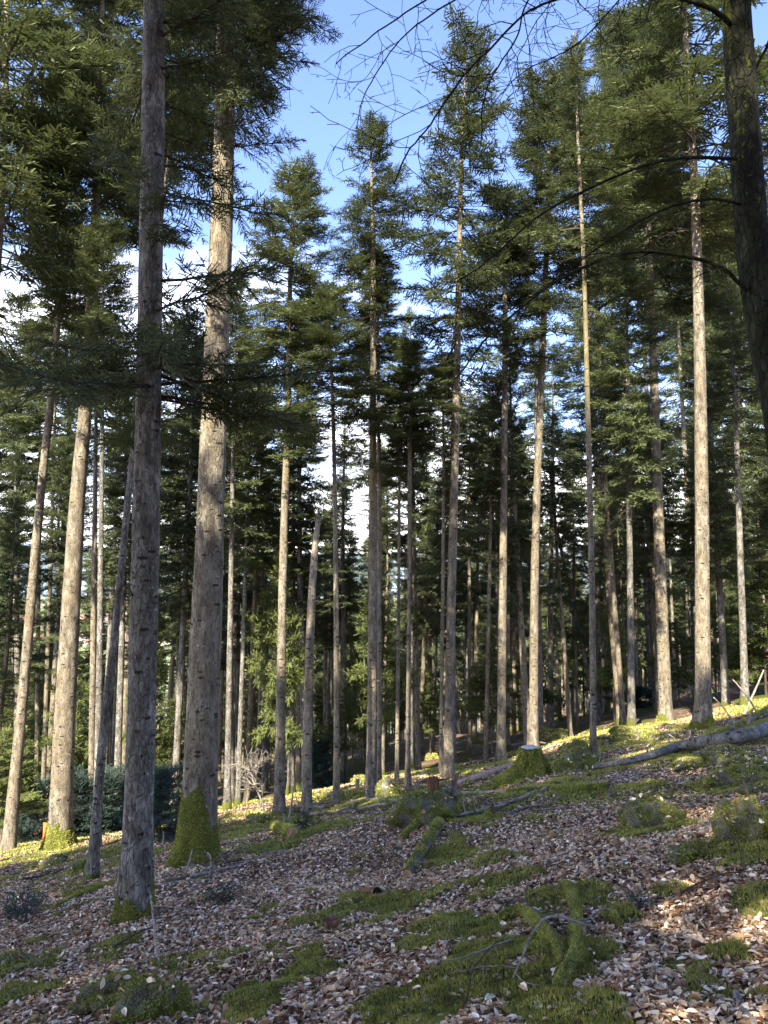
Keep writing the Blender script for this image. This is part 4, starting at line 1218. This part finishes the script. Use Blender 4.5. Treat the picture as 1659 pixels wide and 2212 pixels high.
root_arch([(1215, 1905, 0), (1235, 1930, .05), (1245, 1975, .05), (1240, 2010, .04), (1246, 2050, .06), (1238, 2080, .08), (1222, 2110, .05), (1200, 2150, 0)], [24, 44, 34, 26, 30, 36, 28, 22], 'knobbly mossy root right of the arching one', 72)
root_arch([(1330, 1955, 0), (1327, 1975, .06), (1338, 1995, .06), (1352, 2015, 0)], [10, 16, 12, 8], 'small curled mossy root standing alone on the leaves', 73)
root_arch([(690, 2010, 0), (720, 1992, .05), (745, 1980, .05), (775, 1962, .0)], [16, 24, 20, 10], 'low mossy root beside the crumbling brown stump', 74)

def stick(pix, r, label, seed, mat=PALE, name='fallen_stick', fork=0):
    pts = [g(px, py) + Vector((0, 0, .03 + l)) for px, py, l in pix]
    b = pts[0].copy(); a = Acc(); rgk = np.random.RandomState(seed)
    Q = resample([p - b for p in pts], .05); Q = Q + np.cumsum(rgk.normal(0, .003, Q.shape), 0)
    V, P, *_ = tube(Q, np.linspace(r, r * .45, len(Q)), 7, .15, seed); a.add(V, P)
    for k in range(fork):
        i_ = rgk.randint(len(Q) // 4, len(Q) - 1); d = Q[min(i_ + 1, len(Q) - 1)] - Q[i_ - 1]; d = d / (np.linalg.norm(d) + 1e-9) + rgk.normal(0, .5, 3); d[2] = abs(d[2]) * .4
        twigs(rgk, a, Q[i_], d, rgk.uniform(.2, .45), r * .45, 1)
    o = link(name, a.mesh(name, [mat], True), None, b)
    return tag(o, label, 'stick')
for k, s in enumerate([
    ([(1280, 2034, .06), (1200, 2044, .16), (1150, 2071, .1), (1104, 2136, .0)], .011, 'pale curved stick lying over the arching mossy root', PALE, 3),
    ([(1110, 1960, .06), (1165, 2030, .12), (1200, 2090, .08), (1215, 2150, 0)], .006, 'thin dark stick crossing the pale curved one', BARK_TWIG, 2),
    ([(1104, 2050, .02), (1000, 2102, .04), (930, 2098, .02)], .007, 'thin stick left of the arching mossy root', PALE, 2),
    ([(322, 1978, .22), (325, 2026, .12), (334, 2060, .05), (342, 2093, .0)], .013, 'pale forked stick propped at the foot of the nearest fir', PALE, 2),
    ([(330, 1984, .1), (400, 1984, .05), (455, 1990, .02)], .009, 'stick lying right of the nearest fir foot', PALE, 3),
    ([(245, 2060, .03), (300, 2030, .05), (330, 2022, .04)], .009, 'dark stick lying below the nearest fir', BARK_TWIG, 2),
    ([(190, 1952, .03), (240, 1950, .03), (275, 1946, .02)], .012, 'grey stick left of the nearest fir foot', PALE, 1),
    ([(398, 1900, 0), (410, 1880, .12), (420, 1862, .3)], .016, 'weathered stick leaning against the foot of the thickest trunk', PALE, 0),
    ([(452, 1898, 0), (455, 1880, .12), (449, 1876, .2)], .014, 'short root stub at the foot of the thickest trunk', PALE, 0),
    ([(1030, 1940, .1), (1080, 1900, .25), (1130, 1950, .1), (1180, 1880, .0)], .006, 'thin bent twig arching over the leaves in the middle', BARK_TWIG, 2),
    ([(1430, 1790, .0), (1455, 1760, .2), (1470, 1745, .3)], .008, 'twig standing beside the olive moss hump', BARK_TWIG, 1),
    ([(1000, 2200, .02), (1040, 2120, .05), (1100, 2080, .1)], .006, 'long thin twig rising left of the bottom moss', BARK_TWIG, 2),
    ([(370, 2170, .1), (400, 2120, .2), (425, 2090, .35)], .005, 'upright dry twig by the rock at the bottom left', BARK_TWIG, 3),
    ([(520, 1840, .1), (530, 1870, .05), (545, 1890, 0)], .007, 'grey twig right of the thickest trunk foot', PALE, 1),
    ([(830, 1570 + 330, 0), (905, 1870 + 20, .05), (990, 1930, .02)], .007, 'long twig across the middle of the leaf litter', BARK_TWIG, 3),
    ([(0, 2135, .02), (40, 2105, .04), (100, 2082, .02)], .008, 'stick running in from the lower left edge', PALE, 1),
    ([(1480, 1940, .02), (1560, 1915, .04), (1650, 1900, .02)], .008, 'stick lying below the dark moss clump at right', BARK_TWIG, 2),
    ([(1260, 2000, .0), (1300, 1985, .05), (1330, 1990, .03)], .006, 'small stick left of the curled mossy root', PALE, 0)]):
    stick(s[0], s[1], s[2], 500 + k, s[3], fork=s[4])
rgd = np.random.RandomState(63)
deb = []
for (cx, cy, sx, sy, nn_) in [(1420, 1600, 170, 25, 14), (1200, 1640, 90, 20, 8), (700, 1745, 90, 18, 8), (1050, 1740, 120, 30, 8), (930, 1700, 60, 15, 5), (420, 1890, 120, 20, 3), (120, 1890, 90, 20, 4), (1350, 1700, 150, 20, 3)]:
    for _ in range(nn_):
        p = g(cx + rgd.uniform(-sx, sx), cy + rgd.uniform(-sy, sy)); deb.append((p.x, p.y))
_lab = side_labels(deb, 'fallen branch')
for k, (x, y) in enumerate(deb):
    an = rgd.uniform(0, 3.14); ln = rgd.uniform(.5, 1.8); a = Acc(); pts = []
    for u in np.linspace(-.5, .5, 5):
        qx, qy = x + math.cos(an) * ln * u, y + math.sin(an) * ln * u
        pts.append(Vector((qx - x, qy - y, gz(qx, qy) - gz(x, y) + .03 + abs(u) * rgd.uniform(0, .18))))
    Q = resample(pts, .06); Q = Q + np.cumsum(rgd.normal(0, .006, Q.shape), 0); rr_ = rgd.uniform(.014, .05)
    Vb, Pb, *_ = tube(Q, np.linspace(rr_, rr_ * .4, len(Q)), 7, .2, k); a.add(Vb, Pb)
    for _ in range(4):
        i_ = rgd.randint(2, len(Q) - 2); d = rgd.normal(0, 1, 3); d[2] = abs(d[2]) * .6; twigs(rgd, a, Q[i_], d, rgd.uniform(.1, .45), rr_ * .4, 1)
    tag(link('fallen_branch', a.mesh('fallen_branch', [[PALE, BARK_LOG, BARK_TWIG][k % 3]], True), None, (x, y, gz(x, y))), _lab[k], 'branch', 'fallen branches on the slope')
# snapped poles in the brushwood by the right edge
def pole(p0, p1, lab, w=6, mat=PALE):
    b = g(*p0); e = at(p1[0], p1[1], b.y)
    a = Acc(); V, P, *_ = tube(resample([Vector((0, 0, -.1)), (e - b) * .5 + Vector((.03, 0, 0)), e - b], .15), np.linspace(w * b.y / F / 2, w * b.y / F / 4, len(resample([Vector((0, 0, -.1)), (e - b) * .5 + Vector((.03, 0, 0)), e - b], .15))), 7, .15, int(p0[0])); a.add(V, P)
    tag(link('snapped_pole', a.mesh('snapped_pole', [mat], True), None, b), lab, 'pole')
for p in [((1604, 1545), (1650, 1447), 'tallest snapped pole leaning right above the brushwood', 6), ((1640, 1540), (1583, 1468), 'snapped pole crossing the tallest one', 5),
          ((1582, 1552), (1541, 1506), 'thin grey pole leaning left of the crossed poles', 4), ((1578, 1572), (1580, 1550), 'short upright stub on the sunlit log', 8),
          ((1612, 1568), (1625, 1535), 'thick pale stub leaning right on the sunlit log', 8), ((1418, 1604), (1404, 1572), 'thin upright stick left of the brushwood', 3),
          ((1378, 1598), (1375, 1572), 'short pale stick behind the fallen trunk', 4), ((1463, 1600), (1440, 1585), 'pale stick lying towards the dotted trunk', 4),
          ((1486, 1596), (1491, 1578), 'small cut stub in the brushwood', 6), ((1333, 1552), (1340, 1530), 'small pale stake on the dark rise', 3),
          ((1240, 1545), (1241, 1500), 'thin upright mossy stake on the dark rise', 3), ((622, 1770), (634, 1698), 'pale curved dead stem beside the tall round topped fir', 6),
          ((612, 1778), (612, 1757), 'small white stub beside the cut mossy log', 6), ((350, 1822), (352, 1795), 'short stake behind the nearest fir foot', 4)]:
    pole(*p[:3], w=p[3])
_sap = g(1303, 1640)
a = Acc(); rgx = np.random.RandomState(4)
for k in range(7):
    twigs(rgx, a, (rgx.uniform(-.1, .3), 0, 0), (rgx.normal(0, .5), rgx.normal(0, .3), 1), rgx.uniform(.25, .6), .01, 1)
tag(link('moss_twigs', a.mesh('moss_twigs', [MOSS], True), None, _sap), 'sunlit mossy twigs sticking up behind the log right of the slender trunk', 'twigs')
# orange forestry marker behind the moss socked trunk
om = plain('orange_paint', (0.75, 0.20, 0.05), .6)
b = g(97, 1826); a = Acc(); hh_ = 46 * b.y / F; ww = 9 * b.y / F / 2
Vb = np.array([(-ww, -.02, -.2), (ww, -.02, -.2), (ww, .02, -.2), (-ww, .02, -.2), (-ww, -.02, hh_), (ww, -.02, hh_ * .96), (ww, .02, hh_ * .96), (-ww, .02, hh_)])
a.add(Vb, [np.array([(0, 1, 5, 4), (1, 2, 6, 5), (2, 3, 7, 6), (3, 0, 4, 7), (4, 5, 6, 7)])])
tag(link('marker_post', a.mesh('marker_post', [om]), None, b), 'orange marker post peeping out left of the moss socked trunk', 'post')

# ------------------------------------------------------------------ moss, leaves and twigs that nobody could count
def rand_area(n, y0, y1, rg, side=0.62, extra=1.0):
    u = rg.rand(n); y = np.sqrt(y0 ** 2 + (y1 ** 2 - y0 ** 2) * u)
    x = rg.uniform(-1, 1, n) * (y * side + extra)
    return x, y
def ground_normal(x, y, e=.05):
    zx = (ground_z(x + e, y) - ground_z(x - e, y)) / (2 * e); zy = (ground_z(x, y + e) - ground_z(x, y - e)) / (2 * e)
    n = np.stack([-zx, -zy, np.ones_like(x)], -1)
    return n / np.linalg.norm(n, axis=1)[:, None]
def frames(nrm, rg, tilt):
    n = len(nrm)
    d = nrm + rg.normal(0, 1, (n, 3)) * tilt[:, None]; d /= np.linalg.norm(d, axis=1)[:, None]
    a_ = rg.normal(0, 1, (n, 3)); X = a_ - d * (a_ * d).sum(1)[:, None]; X /= np.linalg.norm(X, axis=1)[:, None]
    return X, np.cross(d, X), d
rg = np.random.RandomState(77)
LV = []; LC = []
tpl = np.array([(0, -.5, 0), (.22, -.28, .08), (.30, .02, .10), (.17, .33, .07), (0, .55, 0), (-.17, .33, .07), (-.30, .02, .10), (-.22, -.28, .08), (0, .02, 0)])
lf = np.array([(0, 1, 2, 8), (8, 2, 3, 4), (8, 4, 5, 6), (0, 8, 6, 7)])
for (y0, y1, n, sz) in [(1.8, 5.5, 76000, .063), (5.5, 10, 110000, .060), (10, 17, 90000, .064), (17, 32, 70000, .082)]:
    x, y = rand_area(n, y0, y1, rg)
    mm = moss_mask(x, y)
    dn = np.clip(0.35 + 1.3 * fbm(x * 1.4, y * 1.4, 61, 3), 0.1, 1)
    k = (rg.rand(n) > mm * 0.93) & (rg.rand(n) < dn)
    x, y = x[k], y[k]; n = len(x)
    nrm = ground_normal(x, y)
    X, Y_, Z_ = frames(nrm, rg, np.abs(rg.normal(0, .48, n)))
    s = sz * rg.uniform(.4, 1.0, n) ** .8 * rg.choice([.6, 1, 1.35], n, p=[.3, .5, .2])
    curl = rg.normal(0.6, 1.6, n)
    bend = rg.normal(0, .35, n)
    P = np.stack([x, y, ground_z(x, y) + .004 + .03 * rg.rand(n) ** 2], -1)
    Vl = (P[:, None, :] + X[:, None, :] * (tpl[None, :, 0] * (s * rg.uniform(.7, 1.15, n))[:, None])[..., None]
          + Y_[:, None, :] * (tpl[None, :, 1] * s[:, None])[..., None]
          + Z_[:, None, :] * ((tpl[None, :, 2] * curl[:, None] + bend[:, None] * tpl[None, :, 1] ** 2) * s[:, None])[..., None])
    c = np.zeros((n, 4)); c[:, 3] = 1
    base = np.clip(rg.beta(1.7, 1.6, n) * .95 + .22 * (fbm(x * .9, y * .9, 62, 3) - .5), 0, .93)
    wsp = rg.rand(n) < .045; base[wsp] = rg.uniform(.93, 1, wsp.sum())
    c[:, 0] = base; c[:, 1] = (rg.rand(n) < .18) * rg.rand(n)
    LV.append(Vl.reshape(-1, 3)); LC.append(np.repeat(c, 9, 0))
P = np.concatenate([p for p, _ in REST]); nrm = np.concatenate([q_ for _, q_ in REST]); n = len(P)
X, Y_, Z_ = frames(nrm, rg, np.abs(rg.normal(0, .35, n))); s = .07 * rg.uniform(.5, 1.1, n); curl = rg.normal(.6, 1.4, n)
Vl = P[:, None, :] + X[:, None, :] * (tpl[None, :, 0] * s[:, None])[..., None] + Y_[:, None, :] * (tpl[None, :, 1] * s[:, None])[..., None] + Z_[:, None, :] * (tpl[None, :, 2] * (curl * s)[:, None])[..., None]
c = np.zeros((n, 4)); c[:, 3] = 1; c[:, 0] = rg.beta(2, 1.6, n) * .95
LV.append(Vl.reshape(-1, 3)); LC.append(np.repeat(c, 9, 0))
V = np.concatenate(LV); nL = len(V) // 9
fL = (np.arange(nL)[:, None, None] * 9 + lf[None]).reshape(-1, 4)
tag(link('leaf_litter', make_mesh('leaf_litter', V, [fL], [LEAF], [0], np.concatenate(LC))), 'dry pinkish brown beech leaves covering the slope', 'leaves', kind='stuff')

MV = []; MC = []
for (y0, y1, n, ln) in [(2, 6, 420000, .011), (6, 12, 460000, .016), (12, 22, 300000, .028), (22, 34, 130000, .05)]:
    x, y = rand_area(n, y0, y1, rg)
    k = rg.rand(n) < moss_mask(x, y) * 1.1 - .1
    x, y = x[k], y[k]; n = len(x)
    d = ground_normal(x, y) + rg.normal(0, .45, (n, 3)); d /= np.linalg.norm(d, axis=1)[:, None]
    w = np.cross(d, rg.normal(0, 1, (n, 3))); w /= np.linalg.norm(w, axis=1)[:, None]
    l = ln * rg.uniform(.5, 1.5, n)[:, None]
    hump = .085 * fbm(x * 7, y * 7, 31, 2) * np.clip(moss_mask(x, y), 0, 1)
    P = np.stack([x, y, ground_z(x, y) - .005 + hump], -1)
    S = np.stack([P - w * l * .3 - [0, 0, .01], P + w * l * .3 - [0, 0, .01], P + d * l], 1)
    c = np.zeros((n, 4)); c[:, 3] = 1; c[:, 0] = np.clip(.55 * rg.rand(n) + .5 * fbm(x * 4, y * 4, 33, 3), 0, 1)
    MV.append(S.reshape(-1, 3)); MC.append(np.repeat(c, 3, 0))
V = np.concatenate(MV)
tag(link('ground_moss', make_mesh('ground_moss', V, [np.arange(len(V)).reshape(-1, 3)], [MOSS], [0], np.concatenate(MC))), 'green moss growing in patches over the slope', 'moss', kind='stuff')
x, y = rand_area(3800, 2.0, 26, rg)
n = len(x); nrm = ground_normal(x, y); X, Y_, Z_ = frames(nrm, rg, np.full(n, .22))
P = np.stack([x, y, ground_z(x, y) + .02], -1); l = rg.uniform(.05, .32, n)[:, None]
mid = P + Z_ * l * rg.uniform(-.05, .16, n)[:, None]
Vt, qt = prisms(np.concatenate([P - X * l, mid]), np.concatenate([mid, P + X * l + Y_ * l * rg.normal(0, .3, n)[:, None]]), .0035, .0025)
tag(link('twig_litter', make_mesh('twig_litter', Vt, [qt], [BARK_TWIG], [0], None)), 'fine dead twigs scattered over the leaves', 'twigs', kind='stuff')

# ------------------------------------------------------------------ the town in the valley
wl = plain('house_wall', (0.72, 0.66, 0.60)); rf = plain('house_roof', (0.36, 0.20, 0.15))
w2, d2, e2, r2 = 7, 5.5, 7, 11
Vh = np.array([(-w2, -d2, -2), (w2, -d2, -2), (w2, d2, -2), (-w2, d2, -2), (-w2, -d2, e2), (w2, -d2, e2), (w2, d2, e2), (-w2, d2, e2), (-w2, 0, r2), (w2, 0, r2),
               (-w2 - .6, -d2 - .6, e2 - .3), (w2 + .6, -d2 - .6, e2 - .3), (w2 + .6, 0, r2 + .4), (-w2 - .6, 0, r2 + .4), (w2 + .6, d2 + .6, e2 - .3), (-w2 - .6, d2 + .6, e2 - .3)], float)
hmesh = make_mesh('house', Vh, [np.array([(0, 1, 5, 4), (1, 2, 6, 5), (2, 3, 7, 6), (3, 0, 4, 7)]), np.array([(4, 8, 7), (5, 6, 9)]), np.array([(10, 11, 12, 13), (13, 12, 14, 15)])], [wl, rf], [0, 0, 1])
rgh = np.random.RandomState(2)
for k in range(170):
    y = rgh.uniform(1500, 3900); x = rgh.uniform(-0.52, 0.2) * y
    o = link('house', hmesh, None, (x, y, gz(x, y)))
    s = rgh.uniform(.9, 2.2); o.scale = (s * rgh.uniform(.8, 2), s, s * rgh.uniform(.8, 1.3)); o.rotation_euler = (0, 0, rgh.uniform(0, 3.14))
    tag(o, 'tiny pale house of the town far down in the valley', 'house', 'houses of the town in the valley')
